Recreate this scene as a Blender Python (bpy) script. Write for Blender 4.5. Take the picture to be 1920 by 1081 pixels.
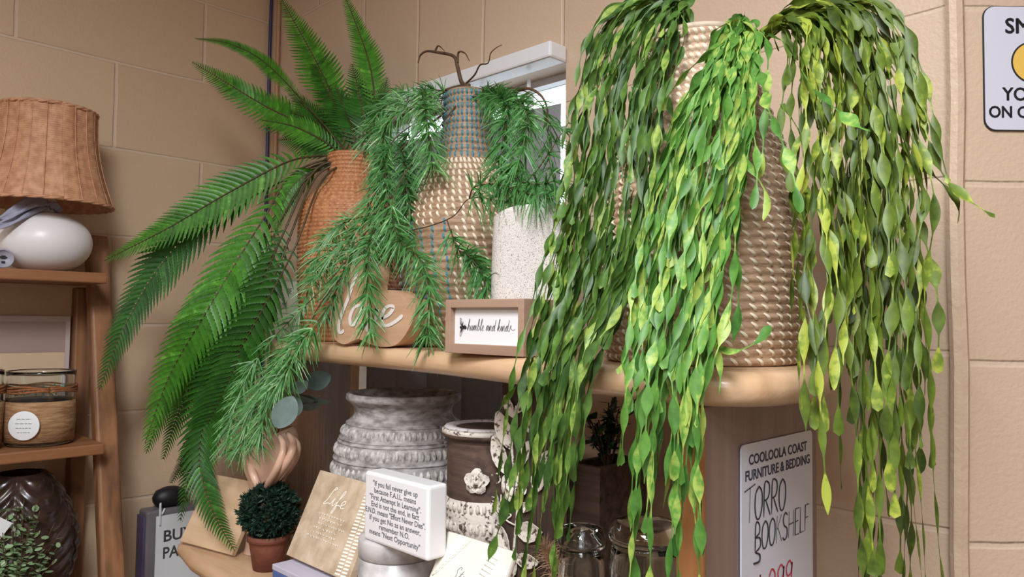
import bpy, bmesh, math, random
from mathutils import Vector, Matrix, Euler
import numpy as np

for o in list(bpy.data.objects):
    bpy.data.objects.remove(o)
S = bpy.context.scene
COL = S.collection
random.seed(7)

# ------------------------------------------------------------------ camera
F, YAW, PIT, ROLL, ZC = 1418.7, .7796, .0427, .0124, 1.64
cd = bpy.data.cameras.new('camera')
cd.sensor_width = 36.0
cd.lens = 36.0 * F / 1920.0
cd.clip_start = .02
cam = bpy.data.objects.new('camera', cd)
COL.objects.link(cam)
Rc = (Matrix.Rotation(YAW, 3, 'Z') @ Matrix.Rotation(math.pi / 2 + PIT, 3, 'X') @ Matrix.Rotation(ROLL, 3, 'Z'))
cam.matrix_world = Matrix.Translation((0, 0, ZC)) @ Rc.to_4x4()
S.camera = cam

# ------------------------------------------------------------------ light
S.view_settings.view_transform = 'Standard'
S.view_settings.look = 'None'
S.view_settings.exposure = 0.1
S.view_settings.gamma = 1.0
S.view_settings.use_curve_mapping = False
W = bpy.data.worlds.new('daylight')
S.world = W
W.use_nodes = True
W.node_tree.nodes['Background'].inputs[0].default_value = (.86, .93, 1.0, 1)
W.node_tree.nodes['Background'].inputs[1].default_value = 4.0

def area(name, loc, sx, sy, power, col=(1, 1, 1), rot=(0, 0, 0)):
    l = bpy.data.lights.new(name, 'AREA')
    l.shape = 'RECTANGLE'
    l.size, l.size_y, l.energy, l.color = sx, sy, power, col
    o = bpy.data.objects.new(name, l)
    o.location = loc
    o.rotation_euler = rot
    COL.objects.link(o)
    return o

area('ceiling_lamp', (.18, -.50, 2.66), 1.2, .35, 62, (.94, .97, 1), (0, 0, -.75))
area('ceiling_lamp', (-.6, -2.2, 2.66), 1.2, .35, 26, (.94, .97, 1))
area('ceiling_lamp', (1.2, -1.8, 2.66), 1.2, .35, 34, (.94, .97, 1))

# ------------------------------------------------------------------ pixels to points (frame 1920 x 1081)
def ray(px, py):
    return Rc @ Vector(((px - 960) / F, -(py - 540.5) / F, -1.0))
O0 = Vector((0, 0, ZC))
def atX(px, py, X):
    r = ray(px, py); return O0 + r * (X / r.x)
def atY(px, py, Y):
    r = ray(px, py); return O0 + r * (Y / r.y)
def atZ(px, py, Z):
    r = ray(px, py); return O0 + r * ((Z - ZC) / r.z)
def atD(px, py, d):
    return O0 + ray(px, py) * d
def depth(p):
    return -(Rc.transposed() @ (Vector(p) - O0)).z

# ------------------------------------------------------------------ materials
def lin(c):
    return tuple(((x / 255) / 12.92 if x / 255 < .04045 else ((x / 255 + .055) / 1.055) ** 2.4) for x in c) + (1,)
MATS = {}
def newmat(name):
    m = bpy.data.materials.new(name); m.use_nodes = True
    return m, m.node_tree, m.node_tree.nodes['Principled BSDF']
def mat(name, c1, c2=None, rough=.5, scale=30, bump=0, bscale=300, stretch=(1, 1, 1), metal=0, spec=.5, coat=0, contrast=(.35, .65)):
    m, t, b = newmat(name)
    b.inputs['Roughness'].default_value = rough
    b.inputs['Metallic'].default_value = metal
    b.inputs['Specular IOR Level'].default_value = spec
    b.inputs['Coat Weight'].default_value = coat
    b.inputs['Coat Roughness'].default_value = .2
    b.inputs['Base Color'].default_value = lin(c1)
    tc = t.nodes.new('ShaderNodeTexCoord'); mp = t.nodes.new('ShaderNodeMapping')
    mp.inputs['Scale'].default_value = stretch
    t.links.new(tc.outputs['Object'], mp.inputs['Vector'])
    if c2:
        n = t.nodes.new('ShaderNodeTexNoise'); n.inputs['Scale'].default_value = scale; n.inputs['Detail'].default_value = 5
        r = t.nodes.new('ShaderNodeValToRGB')
        r.color_ramp.elements[0].position, r.color_ramp.elements[1].position = contrast
        r.color_ramp.elements[0].color = lin(c1); r.color_ramp.elements[1].color = lin(c2)
        t.links.new(mp.outputs[0], n.inputs['Vector']); t.links.new(n.outputs['Fac'], r.inputs[0]); t.links.new(r.outputs[0], b.inputs['Base Color'])
    if bump:
        n = t.nodes.new('ShaderNodeTexNoise'); n.inputs['Scale'].default_value = bscale; n.inputs['Detail'].default_value = 3
        bp = t.nodes.new('ShaderNodeBump'); bp.inputs['Strength'].default_value = bump; bp.inputs['Distance'].default_value = .002
        t.links.new(mp.outputs[0], n.inputs['Vector']); t.links.new(n.outputs['Fac'], bp.inputs['Height']); t.links.new(bp.outputs[0], b.inputs['Normal'])
    return m
def wood(name, c1, c2, axis, rough=.45, k=1.0, coat=0):
    st = [26 * k, 26 * k, 26 * k]; st[axis] = 1.6 * k
    return mat(name, c1, c2, rough, 1.6, .15, 9, tuple(st), coat=coat)
def leaf_mat(name, c1, c2, c3=None, rough=.42, trans=.22, scale=120):
    m, t, b = newmat(name)
    b.inputs['Roughness'].default_value = rough
    at = t.nodes.new('ShaderNodeAttribute'); at.attribute_name = 'tone'
    r = t.nodes.new('ShaderNodeValToRGB')
    e = r.color_ramp.elements
    e[0].color = lin(c1); e[1].color = lin(c2)
    if c3:
        x = e.new(.8); x.color = lin(c2); e[2].color = lin(c3)
    tc = t.nodes.new('ShaderNodeTexCoord'); n = t.nodes.new('ShaderNodeTexNoise'); n.inputs['Scale'].default_value = scale; n.inputs['Detail'].default_value = 4
    t.links.new(tc.outputs['Object'], n.inputs['Vector'])
    ad = t.nodes.new('ShaderNodeMath'); ad.operation = 'MULTIPLY_ADD'; ad.inputs[1].default_value = 1.1; ad.inputs[2].default_value = -.55
    a2 = t.nodes.new('ShaderNodeMath'); a2.operation = 'ADD'; a2.use_clamp = True
    t.links.new(n.outputs['Fac'], ad.inputs[0]); t.links.new(ad.outputs[0], a2.inputs[0]); t.links.new(at.outputs['Fac'], a2.inputs[1])
    t.links.new(a2.outputs[0], r.inputs[0]); t.links.new(r.outputs[0], b.inputs['Base Color'])
    tr = t.nodes.new('ShaderNodeBsdfTranslucent'); mx = t.nodes.new('ShaderNodeMixShader'); mx.inputs[0].default_value = trans
    t.links.new(r.outputs[0], tr.inputs[0]); t.links.new(b.outputs[0], mx.inputs[1]); t.links.new(tr.outputs[0], mx.inputs[2])
    t.links.new(mx.outputs[0], t.nodes['Material Output'].inputs[0])
    return m
def tone_mat(name, c1, c2, rough=.6):
    m, t, b = newmat(name); b.inputs['Roughness'].default_value = rough
    at = t.nodes.new('ShaderNodeAttribute'); at.attribute_name = 'tone'
    r = t.nodes.new('ShaderNodeValToRGB'); r.color_ramp.elements[0].color = lin(c1); r.color_ramp.elements[1].color = lin(c2)
    t.links.new(at.outputs['Fac'], r.inputs[0]); t.links.new(r.outputs[0], b.inputs['Base Color'])
    return m
def glass(name, tint=(.97, .99, .99), rough=0.0):
    m, t, b = newmat(name)
    t.nodes.remove(b)
    g = t.nodes.new('ShaderNodeBsdfGlass'); g.inputs['Color'].default_value = tint + (1,); g.inputs['Roughness'].default_value = rough; g.inputs['IOR'].default_value = 1.45
    t.links.new(g.outputs[0], t.nodes['Material Output'].inputs[0])
    return m
def wall_mat(name, ax, du, dv, bw=.4, bh=.2, off=.5, c1=(206, 182, 158), c2=(200, 175, 151)):
    # ax: vector giving the horizontal axis of the wall
    m, t, b = newmat(name)
    b.inputs['Roughness'].default_value = .5
    tc = t.nodes.new('ShaderNodeTexCoord'); sp = t.nodes.new('ShaderNodeSeparateXYZ'); cb = t.nodes.new('ShaderNodeCombineXYZ')
    dt = t.nodes.new('ShaderNodeVectorMath'); dt.operation = 'DOT_PRODUCT'; dt.inputs[1].default_value = ax
    t.links.new(tc.outputs['Object'], sp.inputs[0]); t.links.new(tc.outputs['Object'], dt.inputs[0])
    a = t.nodes.new('ShaderNodeMath'); a.inputs[1].default_value = du; t.links.new(dt.outputs['Value'], a.inputs[0])
    z = t.nodes.new('ShaderNodeMath'); z.inputs[1].default_value = dv; t.links.new(sp.outputs['Z'], z.inputs[0])
    t.links.new(a.outputs[0], cb.inputs[0]); t.links.new(z.outputs[0], cb.inputs[1])
    br = t.nodes.new('ShaderNodeTexBrick'); br.offset = off; br.inputs['Scale'].default_value = 1; br.inputs['Brick Width'].default_value = bw; br.inputs['Row Height'].default_value = bh
    br.inputs['Mortar Size'].default_value = .0045; br.inputs['Mortar Smooth'].default_value = .6
    br.inputs['Color1'].default_value = lin(c1); br.inputs['Color2'].default_value = lin(c2); br.inputs['Mortar'].default_value = lin((209, 186, 163))
    wob = t.nodes.new('ShaderNodeTexNoise'); wob.inputs['Scale'].default_value = 9; t.links.new(cb.outputs[0], wob.inputs['Vector'])
    wm = t.nodes.new('ShaderNodeVectorMath'); wm.operation = 'MULTIPLY_ADD'; wm.inputs[1].default_value = (.006, .006, 0)
    t.links.new(wob.outputs['Color'], wm.inputs[0]); t.links.new(cb.outputs[0], wm.inputs[2]); t.links.new(wm.outputs[0], br.inputs['Vector'])
    n = t.nodes.new('ShaderNodeTexNoise'); n.inputs['Scale'].default_value = 190; n.inputs['Detail'].default_value = 4; t.links.new(cb.outputs[0], n.inputs['Vector'])
    b1 = t.nodes.new('ShaderNodeBump'); b1.invert = True; b1.inputs['Strength'].default_value = .55; b1.inputs['Distance'].default_value = .004
    t.links.new(br.outputs['Fac'], b1.inputs['Height'])
    b2 = t.nodes.new('ShaderNodeBump'); b2.inputs['Strength'].default_value = .4; b2.inputs['Distance'].default_value = .0018
    t.links.new(n.outputs['Fac'], b2.inputs['Height']); t.links.new(b1.outputs[0], b2.inputs['Normal']); t.links.new(b2.outputs[0], b.inputs['Normal'])
    t.links.new(br.outputs['Color'], b.inputs['Base Color'])
    return m

m_white = mat('white_ceramic', (228, 226, 228), rough=.35)
m_paint = mat('white_paint', (225, 226, 230), rough=.4)
m_card = mat('white_card', (222, 224, 228), rough=.45)
m_black = mat('black_ink', (32, 31, 36), rough=.6)
m_grey_ink = mat('grey_ink', (120, 118, 118), rough=.6)
m_oak = wood('oak_varnish', (214, 178, 143), (198, 160, 124), 0, .3, coat=.25)
m_oak2 = wood('oak_panel', (138, 114, 108), (122, 98, 92), 2, .35)
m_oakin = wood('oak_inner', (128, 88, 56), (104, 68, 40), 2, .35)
m_oakedge = wood('oak_edge', (172, 118, 72), (150, 98, 58), 2, .4)
m_ladder = wood('ladder_wood', (156, 108, 72), (104, 70, 46), 2, .5)
m_ladsh = wood('ladder_shelf_wood', (156, 106, 70), (132, 86, 54), 1, .5)
m_cane = mat('seagrass', (172, 142, 114), (132, 102, 76), .6, 60, .3, 200, (1, 1, 4))
m_canel = mat('pale_seagrass', (190, 160, 132), (152, 120, 94), .55, 60, .3, 200, (1, 1, 4))
m_cream = mat('cream_fibre', (226, 212, 190), (206, 188, 162), .6, 80)
m_taupe = mat('taupe_fibre', (196, 178, 158), (170, 150, 130), .6, 80)
m_blue = mat('blue_thread', (64, 128, 144), (44, 104, 124), .55, 80)
m_rattan = mat('rattan', (190, 132, 90), (158, 100, 62), .55, 90, .3, 300)
m_wicker = mat('wicker', (206, 156, 120), (178, 126, 94), .6, 70, .3, 300)
m_twig = mat('twig_bark', (92, 66, 42), (64, 44, 30), .7, 60, .5, 200)
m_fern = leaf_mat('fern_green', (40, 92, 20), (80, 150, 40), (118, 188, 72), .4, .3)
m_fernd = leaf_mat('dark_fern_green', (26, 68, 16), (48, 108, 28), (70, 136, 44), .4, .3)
m_needle = leaf_mat('needle_green', (48, 104, 46), (102, 164, 92), (172, 214, 150), .4, .25)
m_strand1 = leaf_mat('trailing_leaf_green', (46, 78, 28), (96, 134, 54), (156, 178, 84), .48, .28)
m_strand2 = leaf_mat('trailing_leaf_bright', (52, 100, 38), (104, 156, 66), (168, 190, 92), .48, .28)
m_strand3 = leaf_mat('trailing_leaf_olive', (58, 78, 24), (112, 136, 46), (170, 182, 72), .48, .28)
m_glass = glass('clear_glass')

# ------------------------------------------------------------------ mesh builder
ORG = {}
class MB:
    def __init__(s): s.v = []; s.f = []; s.t = []
    def add(s, vs, fs, tone=.5):
        n = len(s.v)
        s.v += [Vector(p) for p in vs]
        s.f += [tuple(i + n for i in f) for f in fs]
        s.t += [tone] * len(vs)
    def box(s, x0, x1, y0, y1, z0, z1, M=None):
        vs = [Vector((x, y, z)) for z in (z0, z1) for y in (y0, y1) for x in (x0, x1)]
        if M: vs = [M @ p for p in vs]
        s.add(vs, [(0, 2, 3, 1), (4, 5, 7, 6), (0, 1, 5, 4), (2, 6, 7, 3), (0, 4, 6, 2), (1, 3, 7, 5)])
    def prism(s, pts, z0, z1, M=None):
        # pts: outline (x, y), counterclockwise
        n = len(pts)
        vs = [Vector((p[0], p[1], z0)) for p in pts] + [Vector((p[0], p[1], z1)) for p in pts]
        if M: vs = [M @ p for p in vs]
        s.add(vs, [tuple(range(n))[::-1], tuple(range(n, 2 * n))] + [(i, (i + 1) % n, n + (i + 1) % n, n + i) for i in range(n)])
    def lathe(s, c, prof, n=48, close=True, wob=None, M=None):
        vs = []; fs = []
        for (r, z) in prof:
            for k in range(n):
                a = 2 * math.pi * k / n
                rr = r + (wob(a, z) if wob else 0)
                vs.append(Vector((c[0] + rr * math.cos(a), c[1] + rr * math.sin(a), z)))
        if M: vs = [M @ p for p in vs]
        m = len(prof)
        for i in range(m - 1):
            for k in range(n):
                k2 = (k + 1) % n
                fs.append((i * n + k, i * n + k2, (i + 1) * n + k2, (i + 1) * n + k))
        if close:
            fs.append(tuple(range(n))[::-1]); fs.append(tuple(range((m - 1) * n, m * n)))
        s.add(vs, fs)
    def tube(s, pts, r, n=7, tone=.5):
        pts = [Vector(p) for p in pts]
        m = len(pts)
        rs = r if isinstance(r, (list, tuple)) else [r] * m
        vs = []; fs = []; a = None
        for i, p in enumerate(pts):
            d = (pts[min(i + 1, m - 1)] - pts[max(i - 1, 0)])
            if d.length < 1e-9: d = Vector((0, 0, 1))
            d.normalize()
            if a is None: a = d.cross(Vector((.13, .29, .95)))
            a = a - d * a.dot(d)
            if a.length < 1e-3: a = d.cross(Vector((1, .2, 0)))
            a.normalize(); b = d.cross(a)
            for k in range(n):
                q = 2 * math.pi * k / n
                vs.append(p + (a * math.cos(q) + b * math.sin(q)) * rs[i])
        for i in range(m - 1):
            for k in range(n):
                k2 = (k + 1) % n
                fs.append((i * n + k, i * n + k2, (i + 1) * n + k2, (i + 1) * n + k))
        fs.append(tuple(range(n))[::-1]); fs.append(tuple(range((m - 1) * n, m * n)))
        s.add(vs, fs, tone)
    def build(s, name, m, parent=None, loc=None, smooth=True, bevel=0, seg=2, keep=False):
        if parent is not None: org = ORG[parent.name]
        else: org = Vector(loc) if loc is not None else Vector((0, 0, 0))
        me = bpy.data.meshes.new(name)
        me.from_pydata([tuple(p - org) for p in s.v], [], s.f)
        at = me.attributes.new('tone', 'FLOAT', 'POINT')
        at.data.foreach_set('value', s.t)
        me.materials.append(m)
        if smooth: me.polygons.foreach_set('use_smooth', [True] * len(me.polygons))
        me.update()
        o = bpy.data.objects.new(name, me)
        COL.objects.link(o)
        if parent is not None: o.parent = parent
        else: o.location = org
        ORG[o.name] = org
        if bevel:
            b = o.modifiers.new('bevel', 'BEVEL'); b.width = bevel; b.segments = seg; b.limit_method = 'ANGLE'; b.angle_limit = .6
            b.harden_normals = False
        return o
def tag(o, label, cat, group=None, kind=None):
    o['label'] = label; o['category'] = cat
    if group: o['group'] = group
    if kind: o['kind'] = kind
    return o
def thing(name, label, cat, loc, group=None):
    o = bpy.data.objects.new(name, None)
    o.empty_display_size = .03
    COL.objects.link(o); o.location = loc; ORG[o.name] = Vector(loc)
    return tag(o, label, cat, group)
def struct(mb, name, m, **k):
    o = mb.build(name, m, smooth=False, **k); o['kind'] = 'structure'; return o
def smooth_pts(pts, per=6):
    # Catmull-Rom through points
    P = [Vector(p) for p in pts]
    if len(P) < 3: 
        return [P[0].lerp(P[-1], i / per) for i in range(per + 1)]
    out = []
    for i in range(len(P) - 1):
        p0 = P[i - 1] if i else P[0] * 2 - P[1]
        p1, p2 = P[i], P[i + 1]
        p3 = P[i + 2] if i + 2 < len(P) else P[-1] * 2 - P[-2]
        for k in range(per):
            t = k / per
            out.append(.5 * ((2 * p1) + (p2 - p0) * t + (2 * p0 - 5 * p1 + 4 * p2 - p3) * t * t + (3 * p1 - p0 - 3 * p2 + p3) * t ** 3))
    out.append(P[-1])
    return out
def resample(pts, step):
    L = [0]
    for i in range(1, len(pts)): L.append(L[-1] + (pts[i] - pts[i - 1]).length)
    n = max(2, int(L[-1] / step) + 1)
    out = []; j = 0
    for k in range(n):
        d = L[-1] * k / (n - 1)
        while j < len(pts) - 2 and L[j + 1] < d: j += 1
        seg = L[j + 1] - L[j]
        out.append(pts[j].lerp(pts[j + 1], (d - L[j]) / seg if seg > 0 else 0))
    return out, L[-1]
def frame(org, xd, yd):
    x = Vector(xd).normalized(); y = Vector(yd); n = x.cross(y).normalized(); y = n.cross(x)
    return Matrix(((x.x, y.x, n.x, org[0]), (x.y, y.y, n.y, org[1]), (x.z, y.z, n.z, org[2]), (0, 0, 0, 1)))
def text(parent, s, size, M4, m, name='lettering', align='CENTER', bold=0, space=1.0, label=None, sx=1.0, fat=0):
    cu = bpy.data.curves.new('t', 'FONT'); cu.body = s; cu.size = size; cu.align_x = align; cu.extrude = .00015; cu.offset = bold; cu.space_character = space
    cu.resolution_u = 3
    o = bpy.data.objects.new('t', cu); COL.objects.link(o)
    dg = bpy.context.evaluated_depsgraph_get()
    me = bpy.data.meshes.new_from_object(o.evaluated_get(dg))
    bpy.data.objects.remove(o)
    org = ORG[parent.name]
    me.transform(Matrix.Diagonal((sx, 1, 1, 1)))
    if fat:                                                     # heavier letters: the outline repeated a hair to each side
        bm = bmesh.new()
        for dx, dy in ((0, 0), (fat, 0), (-fat, 0), (0, fat), (0, -fat), (fat * .7, fat * .7), (-fat * .7, -fat * .7)):
            n0 = len(bm.verts); bm.from_mesh(me); bm.verts.ensure_lookup_table()
            bmesh.ops.translate(bm, verts=bm.verts[n0:], vec=(dx, dy, abs(dx) * .02 + abs(dy) * .03))
        bm.to_mesh(me); bm.free()
    me.transform(Matrix.Translation(-org) @ M4)
    me.materials.clear(); me.materials.append(m)
    me.name = name
    ob = bpy.data.objects.new(name, me); COL.objects.link(ob); ob.parent = parent; ORG[ob.name] = org
    if label: ob['label'] = label
    return ob
# cursive and hand-printed strokes, x-height 1
CUR = {
 'a': (1.1, [[(0,.1),(.5,.9),(.78,.98),(.4,.95),(.14,.5),(.24,.06),(.55,.15),(.8,.95),(.8,.3),(.92,.0),(1.1,.1)]]),
 'b': (1.0, [[(0,.1),(.35,1.2),(.47,2.05),(.33,2.2),(.2,1.5),(.2,.2),(.45,0),(.75,.3),(.7,.8),(.5,.9),(.8,.75),(1.0,.75)]]),
 'd': (1.15, [[(0,.1),(.5,.9),(.75,.95),(.4,.95),(.15,.5),(.25,.05),(.55,.1),(.85,.9),(.97,2.1),(.88,.8),(.9,.12),(1.02,0),(1.15,.1)]]),
 'e': (.85, [[(0,.1),(.35,.35),(.65,.75),(.5,1),(.25,.8),(.2,.3),(.4,0),(.65,.05),(.85,.15)]]),
 'f': (.8, [[(0,.1),(.4,1),(.65,2),(.5,2.2),(.38,1.6),(.28,0),(.2,-.8),(.35,-.9),(.45,-.2),(.4,.15),(.8,.3)]]),
 'g': (1.05, [[(0,.1),(.5,.9),(.75,.95),(.4,.95),(.15,.5),(.3,.05),(.6,.3),(.82,1),(.75,0),(.62,-.8),(.4,-1),(.3,-.7),(.7,-.1),(1.05,.15)]]),
 'h': (1.1, [[(0,.1),(.35,1.2),(.5,2.1),(.35,2.2),(.25,1.4),(.18,0),(.35,.6),(.6,1),(.75,.8),(.75,.2),(.9,0),(1.1,.1)]]),
 'i': (.6, [[(0,.1),(.3,1),(.27,.3),(.4,0),(.6,.1)], [(.36,1.42),(.4,1.5)]]),
 'k': (1.0, [[(0,.1),(.35,1.2),(.5,2.1),(.35,2.2),(.25,1.4),(.18,0),(.3,.5),(.65,.95),(.7,.7),(.35,.5),(.6,.15),(.8,0),(1,.1)]]),
 'l': (.6, [[(0,.1),(.35,1.2),(.5,2.1),(.35,2.2),(.22,1.4),(.22,.2),(.4,0),(.6,.1)]]),
 'm': (1.4, [[(0,.1),(.14,.95),(.15,0),(.35,.8),(.5,1),(.6,.7),(.6,0),(.8,.8),(.95,1),(1.05,.7),(1.05,.15),(1.2,0),(1.4,.1)]]),
 'n': (1.05, [[(0,.1),(.14,.95),(.15,0),(.4,.8),(.6,1),(.7,.7),(.7,.15),(.85,0),(1.05,.1)]]),
 'o': (.9, [[(0,.1),(.2,.6),(.5,1),(.2,.8),(.12,.25),(.36,0),(.62,.4),(.55,.9),(.42,.98),(.65,.8),(.9,.85)]]),
 'r': (.8, [[(0,.1),(.2,.95),(.28,1.1),(.36,.9),(.58,.88),(.52,.3),(.62,0),(.8,.1)]]),
 's': (.8, [[(0,.1),(.4,.9),(.48,1.05),(.45,.8),(.6,.35),(.4,0),(.15,.1),(.5,.05),(.8,.15)]]),
 't': (.75, [[(0,.1),(.35,1.2),(.42,1.8),(.35,.8),(.35,.2),(.5,0),(.75,.1)], [(.05,1.25),(.75,1.35)]]),
 'u': (1.05, [[(0,.1),(.15,1),(.15,.3),(.33,0),(.58,.4),(.72,1),(.72,.2),(.86,0),(1.05,.1)]]),
 'v': (.85, [[(0,.1),(.15,1),(.35,0),(.6,.8),(.62,1),(.85,.9)]]),
 'L': (1.0, [[(.55,1.9),(.8,2.2),(.6,2.35),(.4,1.7),(.25,.5),(0,0),(.2,-.1),(.6,.15),(1.0,.1)]]),
 'S': (1.1, [[(.95,1.8),(.85,2.2),(.5,2.1),(.35,1.6),(.65,1.1),(.75,.5),(.4,0),(-.05,.1),(.1,.4)]]),
 ' ': (.7, []), '~': (2.2, [[(0,.1),(.3,.0),(.5,.9),(.6,1.1),(.7,.6),(1.1,.3),(1.6,.2),(2.2,.4)]]),
}
CAP = {
 'T': (.75, [[(-.05,.95),(.8,1.1)], [(.4,1.03),(.38,0)]]),
 'O': (.7, [[(.35,1),(.1,.8),(.05,.4),(.2,.05),(.45,.05),(.62,.4),(.58,.8),(.35,1)]]),
 'R': (.65, [[(.08,0),(.1,1),(.45,1),(.52,.75),(.38,.55),(.1,.5)], [(.22,.5),(.62,0)]]),
 'B': (.65, [[(.08,0),(.1,1),(.42,.95),(.45,.65),(.12,.52),(.5,.45),(.55,.15),(.08,0)]]),
 'K': (.65, [[(.08,0),(.1,1)], [(.55,1),(.12,.5)], [(.22,.55),(.62,0)]]),
 'S': (.6, [[(.52,.9),(.3,1),(.1,.8),(.2,.55),(.48,.4),(.5,.12),(.25,0),(.05,.12)]]),
 'H': (.7, [[(.08,0),(.1,1)], [(.58,0),(.58,1)], [(.08,.5),(.58,.52)]]),
 'E': (.55, [[(.5,1),(.08,1),(.08,0),(.5,0)], [(.08,.5),(.42,.52)]]),
 'L': (.55, [[(.08,1),(.08,0),(.5,.02)]]),
 'F': (.55, [[(.08,0),(.08,1),(.5,1)], [(.08,.5),(.4,.52)]]),
 '1': (.4, [[(.1,.85),(.2,1),(.2,0)]]), '9': (.6, [[(.5,.85),(.3,1),(.1,.8),(.2,.55),(.45,.6),(.52,.9),(.45,0)]]),
 '2': (.6, [[(.08,.8),(.28,1),(.5,.8),(.4,.5),(.05,0),(.55,.02)]]), ',': (.3, [[(.15,.05),(.05,-.2)]]), ' ': (.35, []),
 'b': (.65, [[(.08,0),(.1,1)]]),
}
def strokes(parent, s, size, M4, m, width, tab=CUR, name='lettering', slant=.2, sx=1.0, label=None, closed_round=True):
    """handwriting drawn as flat ribbons lying on a surface"""
    mb = MB(); x = 0
    for ch in s:
        w, polys = tab[ch]
        for pl in polys:
            sharp = (tab is CAP and len(pl) <= 5 and ch in 'TKHELF1')
            pts = [Vector(((x + p[0] + slant * p[1]) * size * sx, p[1] * size, 0)) for p in pl]
            if not sharp: pts = smooth_pts(pts, 5)
            n = len(pts); vs = []; fs = []
            for i, p in enumerate(pts):
                d = pts[min(i + 1, n - 1)] - pts[max(i - 1, 0)]
                if d.length < 1e-9: d = Vector((1, 0, 0))
                d.normalize(); nn = Vector((-d.y, d.x, 0))
                ww = width * (.55 if i in (0, n - 1) else (.75 + .5 * abs(d.y)))
                vs += [p + nn * ww / 2, p - nn * ww / 2]
                if i: fs.append((2 * i - 2, 2 * i - 1, 2 * i + 1, 2 * i))
            mb.add([M4 @ (v + Vector((0, 0, .0004))) for v in vs], fs)
        x += w
    o = mb.build(name, m, parent, smooth=False)
    if label: o['label'] = label
    return o

# ------------------------------------------------------------------ room
XL, YW = -1.853, .966
cr = Rc @ Vector((1, 0, 0)); cr.z = 0; cr.normalize()       # direction of the short right wall
RC = Vector((-.237, .955, 0))
RE = RC + cr * 3.4
H = 2.7
mb = MB(); mb.box(XL - .1, XL, -4.2, YW + .1, 0, H)
struct(mb, 'wall_left', wall_mat('block_wall_left', (0, 1, 0), -.579 + 4.0, -1.824 + 2.0, c1=(206, 178, 149), c2=(200, 171, 142)))
WX0, WX1, WZ0, WZ1 = -1.43, -.832, 1.0, 2.085
mb = MB()
mb.box(XL, WX0, YW, YW + .12, 0, H)
mb.box(WX1, RC.x - .012, YW, YW + .12, 0, H)
mb.box(WX0, WX1, YW, YW + .12, 0, WZ0)
struct(mb, 'wall_window', wall_mat('block_wall_window', (1, 0, 0), .835 + 4.0, -1.812 + 2.0))
mb = MB(); mb.box(WX0, WX1, YW, YW + .12, WZ1, H)
struct(mb, 'trim_1', wall_mat('block_lintel', (1, 0, 0), .837 + 4.0, -2.424 + 2.0 + .0, .2, .4, 0))
n2 = Vector((-cr.y, cr.x, 0))                                # away from the room
mb = MB()
vs = [RC, RE, RE + n2 * .1, RC + n2 * .1]
mb.add([(p.x, p.y, 0) for p in vs] + [(p.x, p.y, H) for p in vs], [(0, 3, 2, 1), (4, 5, 6, 7), (0, 1, 5, 4), (1, 2, 6, 5), (2, 3, 7, 6), (3, 0, 4, 7)])
struct(mb, 'wall_right', wall_mat('block_wall_right', tuple(cr), 4.0 - .47, -1.803 + 2.0))
# plastered corner joint between the window wall and the right wall
mb = MB()
pts = []
for i in range(28):
    z = 2.69 * i / 27 + .002
    pts.append(Vector((RC.x - .003 + .0015 * math.sin(i * 1.7), RC.y - .003 + .001 * math.cos(i * 2.3), z)))
mb.tube(pts, .0095, 8)
o = struct(mb, 'trim_2', mat('corner_plaster', (206, 182, 158), (199, 173, 149), .5, 40, .5, 150))
mb = MB(); mb.box(XL - .1, 2.6, -4.3, 3.6, -.05, 0)
struct(mb, 'floor', mat('floor_vinyl', (96, 88, 82), (84, 77, 72), .5, 8))
mb = MB(); mb.box(XL - .1, 2.6, -4.3, 3.6, H, H + .05)
struct(mb, 'ceiling', mat('ceiling_paint', (225, 222, 218), rough=.8))
mb = MB(); mb.box(XL - .1, 2.6, -4.3, -4.2, 0, H)
struct(mb, 'wall_back', mat('back_wall_paint', (205, 178, 152), rough=.6))
mb = MB(); mb.box(2.3, 2.4, -4.2, RE.y + .2, 0, H)
struct(mb, 'wall_side', mat('side_wall_paint', (205, 178, 152), rough=.6))

# window: frame, pane
mb = MB()
fy0, fy1 = YW + .05, YW + .10
mb.box(WX0, WX0 + .03, fy0, fy1, WZ0, WZ1); mb.box(WX1 - .012, WX1, fy0, fy1, WZ0, WZ1)
mb.box(WX0 + .03, WX1 - .012, fy0, fy1, WZ0, WZ0 + .03); mb.box(WX0 + .03, WX1 - .012, fy0, fy1, WZ1 - .012, WZ1)
mb.box(WX0 + .03, WX1 - .012, fy0 + .01, fy1 - .01, WZ1 - .1, WZ1 - .092)
win = struct(mb, 'window_1', m_paint)
mb = MB(); mb.box(WX0 + .03, WX1 - .012, fy0 + .02, fy0 + .024, WZ0 + .03, WZ1 - .012)
mb.build('pane', m_glass, win, smooth=False)

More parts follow.
